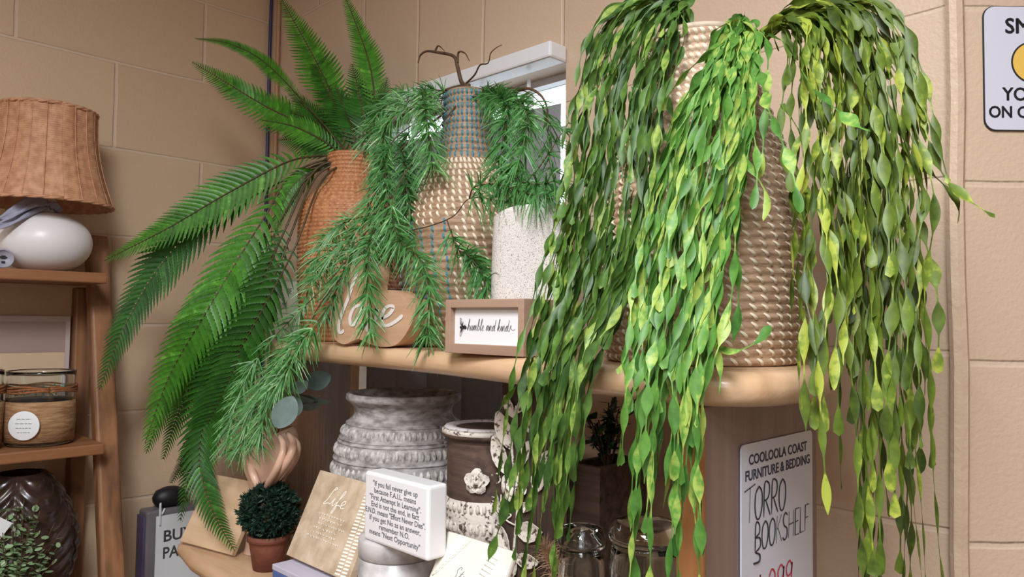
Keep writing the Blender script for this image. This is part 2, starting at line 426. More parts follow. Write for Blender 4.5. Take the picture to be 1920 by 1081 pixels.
# vertical blind
hb = thing('vertical_blind', 'white-railed vertical blind with grey fabric vanes in the window', 'blind', ((WX0 + WX1) / 2, YW - .02, WZ1))
mb = MB(); mb.box(WX0 - .02, WX1 + .004, YW - .045, YW - .002, WZ1 - .006, WZ1 + .022)
mb.build('head_rail', m_paint, hb, smooth=False, bevel=.004)
m_vane = mat('grey_vane', (142, 138, 142), (134, 130, 134), .8, 200)
vx = [-1.405, -1.30, -1.195, -1.09, -.975]
for i, x in enumerate(vx):
    w = .098 if i < 4 else .112
    mb = MB()
    Mv = Matrix.Translation((x + w / 2, YW + .012, 0)) @ Matrix.Rotation(.22, 4, 'Z')
    n = 8; vs = []; fs = []
    for k in range(n + 1):
        t = k / n - .5
        for z in (1.02, WZ1 - .063):
            vs.append(Mv @ Vector((t * w, .006 * (1 - 4 * t * t), z)))
        if k: fs.append((2 * k - 2, 2 * k, 2 * k + 1, 2 * k - 1))
    mb.add(vs, fs)
    o = mb.build('vane', m_vane, hb)
    sm = o.modifiers.new('thick', 'SOLIDIFY'); sm.thickness = .0012
    mb = MB()
    mb.box(-.006, .006, -.003, .003, WZ1 - .063, WZ1 - .045, Matrix.Translation((x + w / 2, YW + .004, 0)))
    mb.box(-.0025, .0025, -.0025, .0025, WZ1 - .046, WZ1 - .015, Matrix.Translation((x + w / 2, YW + .0, 0)))
    mb.build('carrier', m_paint, hb, smooth=False)

# cable in the corner
pts = [(XL + .012, YW - .022 + .002 * math.sin(i), .02 + i * (2.66 / 40)) for i in range(41)]
mb = MB(); mb.tube([(p[0] + .004 * math.sin(i * .9), p[1], p[2]) for i, p in enumerate(pts)], .0042, 8)
tag(mb.build('cable', mat('blue_cable', (52, 46, 92), rough=.4), loc=(XL + .012, YW - .022, .02)), 'dark blue cable running down the wall corner behind the fern', 'cable')
mb = MB(); mb.tube([(XL + .028, YW - .008, .02 + i * .067) for i in range(40)], .005, 8)
tag(mb.build('conduit', mat('painted_conduit', (186, 140, 104), rough=.5), loc=(XL + .028, YW - .008, .02)), 'thin wall-coloured conduit beside the blue cable in the corner', 'pipe')

# ------------------------------------------------------------------ bookcase
ZT, ZL = 1.60, 1.235
bc = thing('bookcase', 'light oak bookcase with rounded bullnose shelves under the window', 'bookcase', (-.81, .75, 0))
def outline(fr, back, xl, xr, rad):
    """plan outline: front edge points, rounded left and right front corners, straight back"""
    p = []
    yl, yr = fr[0][1], fr[-1][1]
    for i in range(7):
        a = math.pi + (math.pi / 2) * i / 6
        p.append((xl + rad + rad * math.cos(a), yl + rad + rad * math.sin(a)))
    p += [q for q in fr if xl + rad < q[0] < xr - rad]
    for i in range(7):
        a = -math.pi / 2 + (math.pi / 2) * i / 6
        p.append((xr - rad + rad * math.cos(a), yr + rad + rad * math.sin(a)))
    p += [(xr, back), (xl, back)]
    return p
def slab(name, out, z0, z1, m, parent, r=.0145):
    bm = bmesh.new()
    org = ORG[parent.name]
    vb = [bm.verts.new((x - org.x, y - org.y, z0 - org.z)) for x, y in out]
    f = bm.faces.new(vb[::-1])
    ex = bmesh.ops.extrude_face_region(bm, geom=[f])
    bmesh.ops.translate(bm, verts=[v for v in ex['geom'] if isinstance(v, bmesh.types.BMVert)], vec=(0, 0, z1 - z0))
    bmesh.ops.recalc_face_normals(bm, faces=bm.faces)
    me = bpy.data.meshes.new(name); bm.to_mesh(me); bm.free()
    me.materials.append(m)
    me.polygons.foreach_set('use_smooth', [True] * len(me.polygons))
    o = bpy.data.objects.new(name, me); COL.objects.link(o); o.parent = parent; ORG[o.name] = org
    b = o.modifiers.new('bullnose', 'BEVEL'); b.width = r; b.segments = 5; b.limit_method = 'ANGLE'; b.angle_limit = 1.1
    w = o.modifiers.new('wn', 'WEIGHTED_NORMAL')
    return o
FRT = [(-1.60, .70), (-1.35, .675), (-1.1, .655), (-.9, .647), (-.78, .637), (-.68, .620), (-.58, .600), (-.476, .583), (-.40, .574), (-.33, .572), (-.285, .575)]
TOP = [(-1.60, .90), (-1.60, .77)] + [(-1.55 + .05 * math.cos(a), .755 + .05 * math.sin(a)) for a in (math.pi * 1.1, math.pi * 1.3)] + [q for q in FRT if -1.5 < q[0] < -.37] + \
      [(-.355, .573), (-.325, .583), (-.303, .603), (-.291, .635), (-.288, .68), (-.293, .73), (-.306, .78), (-.328, .83), (-.37, .90)]
slab('top_shelf', TOP, ZT - .032, ZT - .0007, m_oak, bc)
FRL = [(-1.42, .560), (-1.3, .545), (-1.0, .534), (-.7, .526), (-.36, .52)]
slab('lower_shelf', outline(FRL, .905, -1.43, -.3745, .05), ZL - .03, ZL - .0007, m_oak, bc)
mb = MB(); mb.box(-.374, -.350, .598, .835, .06, ZT - .0325); mb.build('side_panel', m_oak2, bc, smooth=False, bevel=.002)
mb = MB(); mb.box(-.376, -.348, .592, .5979, .06, ZT - .0325); mb.build('panel_edge', m_oakedge, bc, smooth=False, bevel=.002)
mb = MB(); mb.box(-1.325, -1.302, .69, .86, ZL + .0005, ZT - .0325); mb.build('divider', m_oakin, bc, smooth=False, bevel=.002)
mb = MB(); mb.box(-1.325, -1.302, .62, .86, .06, ZL - .0305); mb.build('side_panel', m_oakin, bc, smooth=False, bevel=.002)
mb = MB(); mb.box(-1.29, -.38, .62, .88, .4, .43); mb.box(-1.29, -.38, .62, .88, .8, .83); mb.build('shelf', m_oak, bc, smooth=False, bevel=.004)
mb = MB(); mb.box(-1.32, -.34, .60, .88, 0, .06); mb.build('plinth', m_oakin, bc, smooth=False)

# price card on the bookcase's end panel
def on_panel(px, py): return atX(px, py, -.350)
pa, pb = on_panel(1386, 826), on_panel(1519, 812)
ph = on_panel(1386, 1081)
yl, yr = pa.y, pb.y
zt = (pa.z + pb.z) / 2
hgt = (pa.z - ph.z) * 1.42
sg = thing('price_card', 'laminated white price card with handwritten lettering on the bookcase end', 'sign', (-.3495, (yl + yr) / 2, zt - hgt))
Ms = frame((-.3495, (yl + yr) / 2, zt), (0, 1, 0), (0, 0, 1))
wS = yr - yl
mb = MB()
r = .006
out = []
for (cx, cy, a0) in ((wS / 2 - r, -r, 0), (-wS / 2 + r, -r, 1), (-wS / 2 + r, -hgt + r, 2), (wS / 2 - r, -hgt + r, 3)):
    for i in range(5):
        a = (a0 + i / 4) * math.pi / 2
        out.append((cx + r * math.cos(a), cy + r * math.sin(a)))
mb.prism(out, .0003, .0018, Ms)
mb.build('card', mat('laminated_card', (205, 210, 226), rough=.25, coat=.4), sg, smooth=False)
k = wS / .13
m_navy = mat('navy_ink', (40, 44, 76), rough=.6)
text(sg, 'COOLOOLA COAST', .0112 * k, Ms @ Matrix.Translation((.0, -.0165 * k, .0019)), m_navy, bold=.0003, sx=1.04)
text(sg, 'FURNITURE & BEDDING', .0112 * k, Ms @ Matrix.Translation((0, -.0285 * k, .0019)), m_navy, bold=.0003, sx=.99)
strokes(sg, 'TORRO', .026 * k, Ms @ Matrix.Translation((-.061 * k, -.061 * k, .0018)), m_black, .0019, CAP, 'handwriting', .06, .81)
strokes(sg, 'BOOKSHELF', .022 * k, Ms @ Matrix.Translation((-.045 * k, -.086 * k, .0018)), m_black, .0018, CAP, 'handwriting', .06, .82)
mb = MB()
sw = smooth_pts([(-.043 * k, -.086 * k, .0022), (-.036 * k, -.089 * k, .0022), (-.037 * k, -.094 * k, .0022), (-.046 * k, -.094 * k, .0022)], 5)
mb.tube([Ms @ p for p in sw], .0009, 5)
mb.build('handwriting', m_black, sg)
strokes(sg, '1,299', .026 * k, Ms @ Matrix.Translation((-.042 * k, -.131 * k, .0018)), mat('red_marker', (190, 40, 62), rough=.6), .002, CAP, 'price', .08, 1.0, label='red handwritten price')

# sign on the right wall
DW = depth(RC + Vector((0, 0, ZC)))
pS = atD(1857, 2, DW - .0005); pS2 = atD(2036, 2, DW - .0005); pS3 = atD(1859, 241, DW - .0005)
org = (RC + cr * ((pS - RC).dot(cr)) - n2 * .0006)
Mw = frame((org.x, org.y, pS.z), cr, (0, 0, 1))
wW = (pS2 - pS).length; hW = pS.z - pS3.z
ws = thing('wall_sign', 'white rounded wall sign with black capitals at the right edge', 'sign', tuple(Mw @ Vector((wW / 2, -hW, 0))))
def rrect(w, h, r):
    o = []
    for (cx, cy, a0) in ((w - r, -r, 0), (r, -r, 1), (r, -h + r, 2), (w - r, -h + r, 3)):
        for i in range(6):
            a = (a0 + i / 5) * math.pi / 2
            o.append((cx + r * math.cos(a), cy + r * math.sin(a)))
    return o
mb = MB(); mb.prism(rrect(wW, hW, .012), .0, .002, Mw)
mb.build('edge', m_black, ws, smooth=False)
mb = MB(); mb.prism([(x * .985 + wW * .0075, y * .99 - hW * .005) for x, y in rrect(wW, hW, .012)], .0021, .0026, Mw)
mb.build('plate', mat('sign_plate', (206, 207, 222), rough=.3), ws, smooth=False)
kk = DW / F
text(ws, 'SMILE', 41 * kk, Mw @ Matrix.Translation((91 * kk, -52 * kk, .0027)), m_black, fat=.0006)
text(ws, "YOU'RE", 35 * kk, Mw @ Matrix.Translation((91 * kk, -181 * kk, .0027)), m_black, fat=.0005, sx=.95)
text(ws, 'ON CAMERA', 31 * kk, Mw @ Matrix.Translation((90 * kk, -214 * kk, .0027)), m_black, fat=.0005, sx=.92)
mb = MB(); mb.lathe((0, 0), [(.1, 0), (38, 0), (38, .5), (.1, .5)], 40, False)
mb.v = [Mw @ Vector((91 * kk + v.x * kk, -108 * kk + v.y * kk, .0027 + v.z * .001)) for v in mb.v]
mb.build('badge', mat('yellow_badge', (226, 186, 90), rough=.4), ws, smooth=False, )['label'] = 'round yellow badge'
mb = MB(); mb.lathe((0, 0), [(37, 0), (40, 0), (40, .6), (37, .6), (37, 0)], 40, False)
mb.v = [Mw @ Vector((91 * kk + v.x * kk, -108 * kk + v.y * kk, .0027 + v.z * .001)) for v in mb.v]
mb.build('badge_ring', m_black, ws, smooth=False)

# ------------------------------------------------------------------ woven vases and baskets on the top shelf
def base_at(px, Y, z):
    p = atY(px, 600, Y); return Vector((p.x, Y, z))
def prof_px(px, Y, rows, zbase):
    """radius/height pairs of a round object centred on pixel column px at distance Y; rows = (pixel y, half width)"""
    out = []
    for py, hw in rows:
        p = atY(px, py, Y)
        out.append((hw * depth(p) / F, max(p.z, zbase)))
    out[-1] = (out[-1][0], zbase)
    return out[::-1]
def at_prof(prof, z):
    for i in range(len(prof) - 1):
        if prof[i][1] <= z <= prof[i + 1][1]:
            t = (z - prof[i][1]) / max(1e-9, prof[i + 1][1] - prof[i][1])
            t = t * t * (3 - 2 * t) if 0 else t
            return prof[i][0] + (prof[i + 1][0] - prof[i][0]) * t
    return prof[-1][0] if z > prof[-1][1] else prof[0][0]
def smooth_prof(prof, n=80):
    p = smooth_pts([Vector((r, 0, z)) for r, z in prof], 10)
    return [(max(.001, q.x), q.z) for q in p]
def coil_body(c, prof, rows, amp, wall=.006, segs=72):
    """coiled wall: one bulge per row, open top with an inner wall"""
    z0, z1 = prof[0][1], prof[-1][1]
    out = []
    for i in range(rows):
        for k in range(4):
            z = z0 + (z1 - z0) * (i + k / 4) / rows
            out.append((at_prof(prof, z) + amp * math.sin(math.pi * (k / 4)) - amp * .3, z))
    rt = at_prof(prof, z1)
    out.append((rt - amp * .3, z1))
    out += [(rt - wall * .5, z1 + .002), (rt - wall, z1)]
    for i in range(24):
        z = z1 - (z1 - z0 - .01) * (i + 1) / 24
        out.append((max(.002, at_prof(prof, z) - wall), z))
    mb = MB(); mb.lathe(c, out, segs)
    return mb
def stitches(mb, c, prof, rows, per, slant, width, amp, sel=None, lift=.0012, e0=.0, tone=.5):
    z0, z1 = prof[0][1], prof[-1][1]
    hgt = (z1 - z0) / rows
    for i in range(rows):
        for k in range(per):
            th = 2 * math.pi * (k + .5 * (i % 2) * 0 + .32 * i * slant + random.uniform(-.1, .1)) / per
            th = th % (2 * math.pi)
            zc = z0 + hgt * (i + .5)
            if sel and not sel(th, zc, i): continue
            vs = []; fs = []
            for j in range(5):
                t = j / 4
                t = e0 + (1 - 2 * e0) * t
                z = z0 + hgt * (i + t)
                r = at_prof(prof, z) + amp * math.sin(math.pi * t) - amp * .25 + lift * (math.sin(math.pi * j / 4) * 1.3 - .3)
                a = th + slant * (t - .5) * 2 * math.pi / per
                da = width / max(r, .01)
                for q, dr in ((-.5, -.0006), (0, .0005), (.5, -.0006)):
                    vs.append(Vector((c[0] + (r + dr) * math.cos(a + q * da), c[1] + (r + dr) * math.sin(a + q * da), z)))
                if j:
                    b = 3 * (j - 1)
                    fs += [(b, b + 1, b + 4, b + 3), (b + 1, b + 2, b + 5, b + 4)]
            mb.add(vs, fs, tone)

# tall tan-and-cream basket
BY = .715
bcx = 1312
bp = smooth_prof(prof_px(bcx, BY, [(84, 92), (130, 92), (175, 104), (235, 130), (320, 160), (420, 184), (520, 190), (610, 184), (690, 172)], ZT))
bc_c = base_at(bcx, BY, ZT)
tb = thing('woven_basket', 'tall seagrass basket with cream slanting stitches holding the long trailing plant', 'basket', tuple(bc_c))
coil_body(bc_c, bp, 40, .0022).build('basket_body', m_canel, tb)
mb = MB(); stitches(mb, bc_c, bp, 40, 44, -.55, .0044, .0022, e0=.08)
mb.build('stitching', m_cream, tb)['label'] = 'cream slanting stitching'
mb = MB(); ring = [(bc_c.x + (bp[-1][0] - .003) * math.cos(a * math.pi / 24), bc_c.y + (bp[-1][0] - .003) * math.sin(a * math.pi / 24), bp[-1][1] + .002) for a in range(49)]
mb.tube(ring, .0042, 7); mb.build('rim', m_taupe, tb)

# blue-and-white bottle-shaped basket
WY = .79
wcx = 872
wp = smooth_prof(prof_px(wcx, WY, [(178, 42), (220, 44), (270, 50), (305, 60), (345, 88), (390, 112), (440, 124), (500, 124), (560, 116), (610, 102), (650, 84)], ZT))
wc = base_at(wcx, WY, ZT)
vb = thing('bottle_basket', 'bottle-shaped seagrass basket with blue and white stitching between rattan vase and white vase', 'basket', tuple(wc))
coil_body(wc, wp, 36, .0028, .005).build('basket_body', m_cane, vb)
zneck = atY(wcx, 307, WY).z; zmid = atY(wcx, 425, WY).z; zlow = atY(wcx, 590, WY).z
aF = math.atan2(-wc.y, -wc.x)                                   # direction towards the room
def adiff(a, b): return (a - b + math.pi) % (2 * math.pi) - math.pi
def in_blue(th, z, i):
    if z > zneck: return True
    d = adiff(th, aF)
    return zlow < z < zmid + .012 * math.cos(d * 5) and -.95 < d % 1.6 - .8 - .55 < .1 and z < zmid
mb = MB(); stitches(mb, wc, wp, 36, 34, -.12, .0034, .0028, in_blue, e0=.03, tone=0)
stitches(mb, wc, wp, 36, 52, -.45, .0040, .0028, lambda t, z, i: not in_blue(t, z, i), e0=.08, tone=1)
mb.build('stitching', tone_mat('blue_and_white_fibre', (60, 126, 144), (226, 212, 190)), vb)['label'] = 'blue and white stitching'

# rattan vase with the fern
RY = .80
rcx = 655
rp = smooth_prof(prof_px(rcx, RY, [(297, 45), (318, 43), (345, 48), (368, 72), (395, 90), (430, 95), (500, 95), (560, 93), (640, 84)], ZT))
rc = base_at(rcx, RY, ZT)
rv = thing('rattan_vase', 'orange-brown woven rattan vase with short neck holding the fern', 'vase', tuple(rc))
coil_body(rc, rp, 46, .0016, .005).build('vase_body', m_rattan, rv)
mb = MB(); stitches(mb, rc, rp, 46, 44, .0, .0062, .0016, lift=.0008); mb.build('weave', mat('rattan_weave', (196, 140, 98), (172, 114, 74), .5, 120), rv)
mb = MB(); mb.tube([(rc.x + (rp[-1][0] - .002) * math.cos(a * math.pi / 20), rc.y + (rp[-1][0] - .002) * math.sin(a * math.pi / 20), rp[-1][1] + .001) for a in range(41)], .004, 7); mb.build('rim', m_rattan, rv)

# white speckled vase
PY = .70
pcx = 1000
p0 = base_at(pcx, PY, ZT)
dP = depth(Vector((p0.x, PY, 1.7)))
hw = 78 * dP / F
ztop = atY(pcx, 400, PY).z
m_spk = mat('speckled_stone', (204, 198, 192), (118, 104, 96), .8, 950, .25, 500, contrast=(.53, .66))
mb = MB()
def pil(a, z): return 0
sqv = []; nseg = 64; rowsz = 30
def sq(a, rx, ry):
    e = .62
    ca, sa = math.cos(a), math.sin(a)
    return rx * abs(ca) ** e * (1 if ca > 0 else -1), ry * abs(sa) ** e * (1 if sa > 0 else -1)
Mp = Matrix.Translation((p0.x, p0.y, 0)) @ Matrix.Rotation(.62, 4, 'Z')
prof = [(.80, 0), (.90, .03), (.97, .15), (1, .35), (1.0, .6), (.98, .85), (.96, 1.0)]
pv = []; pf = []
ins = []
def vrow(k, off):
    t = k / rowsz
    for i in range(len(prof) - 1):
        if prof[i][1] <= t <= prof[i + 1][1]:
            u = (t - prof[i][1]) / (prof[i + 1][1] - prof[i][1]); sc = prof[i][0] + (prof[i + 1][0] - prof[i][0]) * u; break
    o = []
    for q in range(nseg):
        a = 2 * math.pi * q / nseg
        x, y = sq(a, hw * sc - off, .040 * sc - off)
        zz = ZT + (ztop - ZT) * t + .007 * t ** 6 * math.cos(2 * a + 2.6)
        o.append(Mp @ Vector((x, y, zz)))
    return o
allr = [vrow(k, 0) for k in range(rowsz + 1)] + [vrow(k, .005) for k in range(rowsz, 2, -1)]
for rr in allr: pv += rr
for i in range(len(allr) - 1):
    for q in range(nseg):
        pf.append((i * nseg + q, i * nseg + (q + 1) % nseg, (i + 1) * nseg + (q + 1) % nseg, (i + 1) * nseg + q))
pf.append(tuple(range(nseg))[::-1]); pf.append(tuple(range((len(allr) - 1) * nseg, len(allr) * nseg)))
mb.add(pv, pf)
tag(mb.build('speckled_vase', m_spk, loc=(p0.x, p0.y, ZT)), 'flat white speckled vase with wavy rim behind the framed box sign', 'vase')

# dark pot behind the love block
dpc = base_at(742, .705, ZT)
ddp = depth(Vector((dpc.x, dpc.y, 1.65)))
zr = atY(746, 543, .712).z
mb = MB(); R0 = 25 * ddp / F
mb.lathe(dpc, [(R0 * .8, ZT), (R0 * .95, ZT + .02), (R0, zr - .01), (R0 * 1.06, zr - .004), (R0 * 1.06, zr), (R0 * .9, zr), (R0 * .85, zr - .02), (.004, zr - .022)], 40)
tag(mb.build('dark_pot', mat('black_glaze', (26, 26, 30), rough=.2, coat=.4), loc=tuple(dpc)), 'small glossy black pot half hidden behind the wooden love block', 'pot')

# ------------------------------------------------------------------ signs on the top shelf
m_blk = wood('pale_block_wood', (204, 168, 138), (184, 142, 108), 0, .5)
LY = .652
def onY(px, py, Y): return atY(px, py, Y)
lv = thing('love_block', 'wooden cut-out block with white script word love', 'word block', tuple(onY(700, 645, LY)[:2]) + (ZT,))
opx = [(622, 612), (624, 585), (634, 550), (648, 520), (664, 500), (684, 492), (698, 500), (702, 520), (698, 542), (706, 552), (722, 547), (738, 547), (750, 553), (757, 566), (765, 562), (775, 567), (779, 580), (775, 600), (766, 620), (755, 637), (742, 649), (722, 653), (700, 650), (682, 642), (672, 638), (660, 642), (646, 648), (633, 643), (625, 632)]
pl = smooth_pts([(lambda q: Vector((q.x, q.z, 0)))(onY(x, y, LY)) for x, y in opx + opx[:1]], 4)[:-1]
zmin = min(p.y for p in pl)
bm_pts = [(p.x, p.y - zmin + ZT) for p in pl]
Ml = Matrix(((1, 0, 0, 0), (0, 0, -1, LY), (0, 1, 0, 0), (0, 0, 0, 1)))    # x stays, y -> z, extrusion towards the room
mb = MB(); mb.prism(bm_pts[::-1], -.027, .0, Ml)
o = mb.build('block', m_blk, lv, smooth=False)
def px_stroke(parent, polys, Y, dz, m, width, name, per=6, lift=.0008, label=None):
    mb = MB()
    for pl in polys:
        pts = [(lambda q: Vector((q.x, Y - lift, q.z + dz)))(onY(x, y, Y)) for x, y in pl]
        pts = smooth_pts(pts, per); n = len(pts); vs = []; fs = []
        for i, p in enumerate(pts):
            d = (pts[min(i + 1, n - 1)] - pts[max(i - 1, 0)]).normalized(); nn = Vector((-d.z, 0, d.x))
            w = width * (.5 if i in (0, n - 1) else .62 + .75 * abs(d.z))
            vs += [p + nn * w / 2, p - nn * w / 2]
            if i: fs.append((2 * i - 2, 2 * i, 2 * i + 1, 2 * i - 1))
        mb.add(vs, fs)
    o = mb.build(name, m, parent, smooth=False)
    if label: o['label'] = label
    return o
px_stroke(lv, [[(672, 512), (664, 530), (654, 560), (642, 590), (636, 612), (638, 626), (646, 622)],
               [(676, 574), (664, 580), (657, 598), (660, 612), (670, 604), (678, 586), (680, 576), (684, 582), (690, 584)],
               [(690, 584), (692, 600), (688, 616), (692, 622), (702, 606), (708, 590), (704, 584), (712, 586)],
               [(716, 600), (730, 592), (738, 580), (732, 576), (722, 582), (716, 600), (720, 612), (730, 612), (744, 604), (756, 594)]], LY - .0002, ZT - zmin, mat('white_lettering', (232, 222, 216), rough=.5), .0062, 'lettering', label='white brush lettering')

# framed box "humble and kind"
HY = .610
ha, hb2 = onY(834, 660, HY), onY(981, 671, HY)
hx0, hx1 = ha.x, hb2.x
hz0, hz1 = ZT, ZT + (onY(905, 562, HY).z - onY(905, 666, HY).z)
hx = thing('box_sign', 'brown wooden box sign with white panel of thin script', 'box sign', ((hx0 + hx1) / 2, HY + .02, ZT))
m_box = wood('greyed_wood', (168, 138, 118), (148, 118, 98), 0, .55)
fw = (hx1 - hx0) * .068
hd = .052
mb = MB()
mb.box(hx0, hx0 + fw, HY, HY + hd, hz0, hz1); mb.box(hx1 - fw, hx1, HY, HY + hd, hz0, hz1)
mb.box(hx0 + fw, hx1 - fw, HY, HY + hd, hz0, hz0 + fw * 1.25); mb.box(hx0 + fw, hx1 - fw, HY, HY + hd, hz1 - fw * 1.1, hz1)
mb.build('frame', m_box, hx, smooth=False, bevel=.0006)
mb = MB(); mb.box(hx0 + fw, hx1 - fw, HY + .008, HY + .012, hz0 + fw * 1.25, hz1 - fw * 1.1)
mb.build('panel', m_white, hx, smooth=False)
Mh = frame((hx0 + fw, HY + .0076, (hz0 + hz1) / 2), (1, 0, 0), (0, 0, 1))
w_in = hx1 - hx0 - 2 * fw
strokes(hx, 'humble and kind~', .0062, Mh @ Matrix.Translation((w_in * .20, -.0045, 0)), m_black, .00042, sx=w_in * .74 / (17.6 * .0062), slant=.25)
# the bee in front of the words
mb = MB()
bx0 = w_in * .125
def ell(cx, cy, rx, ry, n=18, rot=0):
    o = []
    for i in range(n):
        a = 2 * math.pi * i / n
        x, y = rx * math.cos(a), ry * math.sin(a)
        o.append(Vector((cx + x * math.cos(rot) - y * math.sin(rot), cy + x * math.sin(rot) + y * math.cos(rot), .0005)))
    return o
for (cx, cy, rx, ry, ro) in ((bx0, -.001, .0026, .0024, 0), (bx0 + .0048, -.0012, .0032, .0022, 0), (bx0 - .0032, -.0012, .0014, .0015, 0)):
    e = ell(cx, cy, rx, ry, 18, ro)
    mb.add([Mh @ p for p in e], [tuple(range(18))])
for (x1, y1) in ((-.004, .009), (-.001, .008), (.002, .006), (-.004, -.009), (-.001, -.008), (.003, -.006), (-.005, .005), (.006, .003)):
    a = Mh @ Vector((bx0, -.001, .0006)); b = Mh @ Vector((bx0 + x1, y1, .0006))
    mb.tube([a, a.lerp(b, .6), b], [.0004, .0003, .00012], 5)
for (dx, s) in ((-.002, 1), (-.002, -1)):
    e = ell(bx0 + dx, s * .0062 - .001, .0016, .0052, 22, s * .3)
    mb.tube([Mh @ p for p in e + e[:1]], .00022, 4)
mb.build('bee_drawing', m_black, hx, smooth=False)

# pale sign "be ... bess" behind the needles
SY = .80
sa, sb, sc_ = onY(506, 526, SY), onY(601, 526, SY), onY(506, 634, SY)
sw_ = sb.x - sa.x; sh = sa.z - ZT
st = thing('word_card', 'pale green standing card with thin grey script at the left end of the top shelf', 'sign', ((sa.x + sb.x) / 2, SY + .005, ZT))
mb = MB(); mb.box(sa.x, sb.x, SY, SY + .012, ZT, sa.z); mb.build('board', mat('pale_green_paint', (214, 226, 208), (222, 230, 218), .5, 20), st, smooth=False, bevel=.001)
mb = MB()
for (x0, x1, z0, z1) in ((sa.x, sb.x, sa.z - .003, sa.z), (sa.x, sa.x + .003, ZT, sa.z - .003), (sb.x - .003, sb.x, ZT, sa.z - .003)):
    mb.box(x0, x1, SY - .0012, SY - .0001, z0, z1)
mb.build('border', mat('grey_green_edge', (176, 190, 172), rough=.5), st, smooth=False)
Mg = frame((sa.x, SY - .0004, sa.z), (1, 0, 0), (0, 0, 1))
text(st, 'BE', .017, Mg @ Matrix.Translation((sw_ * .42, -.030, .0002)), m_grey_ink, align='CENTER')
strokes(st, 'bess', .016, Mg @ Matrix.Translation((sw_ * .09, -.062, .0)), m_grey_ink, .0011, sx=1.1, label='grey script')

# ------------------------------------------------------------------ fern in the rattan vase
def P3(l): return [onY(x, y, Y) for x, y, Y in l]
def frond(parent, ctrl, wmax, m, stalk_to=.0, peak=.35, gap=.0088, side=None, droop=.25, curl=.0):
    """rachis with tapering, toothed leaflets on both sides; ctrl = points along the rachis"""
    pts, L = resample(smooth_pts(ctrl, 10), .004)
    n = len(pts)
    mb = MB(); ra = MB()
    ra.tube(pts, [.0018 * (1 - .8 * i / (n - 1)) + .0003 for i in range(n)], 6)
    s = stalk_to * L
    prev = None
    nrm = side
    while s < L * .995:
        t = s / L
        i = min(n - 2, int(t * (n - 1)))
        p = pts[i].lerp(pts[i + 1], t * (n - 1) - i)
        d = (pts[min(n - 1, i + 2)] - pts[max(0, i - 1)]).normalized()
        sd = side - d * side.dot(d); sd.normalize()
        up = sd.cross(d).normalized()
        u = min(1, max(0, (t - stalk_to) / (1 - stalk_to)))
        env = (min(1, (u / peak)) ** .55 if u < peak else max(0, 1 - (u - peak) / (1 - peak)) ** .8)
        ln = wmax * (.10 + .90 * env) * random.uniform(.93, 1.05)
        for sg in (-1, 1):
            tone = min(1, max(0, random.gauss(.5, .16)))
            fw = .30 + .45 * u
            dirn = (sd * sg * (1 - fw * .35) + d * fw).normalized()
            k = 11; vs = []; fs = []
            wd = min(wmax * .40, ln * .32)
            for q in range(2 * k + 1):
                v = q / (2 * k)
                c = p + dirn * (ln * v) - Vector((0, 0, 1)) * droop * ln * v * v + d * (.30 * ln * v * v) + up * (curl * ln * v)
                wv = wd * max(0, 1 - v) ** .7 * (1.0 if q % 2 else .80) * (.55 + .45 * min(1, v * 5)) * .5
                if q == 2 * k: wv = .0001
                al = (d * 1.0 - dirn * d.dot(dirn)).normalized()
                vs += [c + al * wv - up * wv * .35, c, c - al * wv - up * wv * .35]
                if q:
                    b = 3 * (q - 1)
                    fs += [(b, b + 1, b + 4, b + 3), (b + 1, b + 2, b + 5, b + 4)]
            mb.add(vs, fs, tone)
        s += wmax * .255 * (1.0 - .5 * u)
    fo = mb.build('frond', m, parent)
    ra.build('rachis', m_rachis, fo)
    return fo
m_rachis = mat('rachis_brown', (74, 66, 34), (58, 44, 26), .5, 60)
fern = thing('fern', 'large bright green artificial fern arching out of the rattan vase', 'fern', tuple(rc + Vector((0, 0, .22))))
RIGHT = Rc @ Vector((1, 0, 0)); UP = Vector((0, 0, 1))
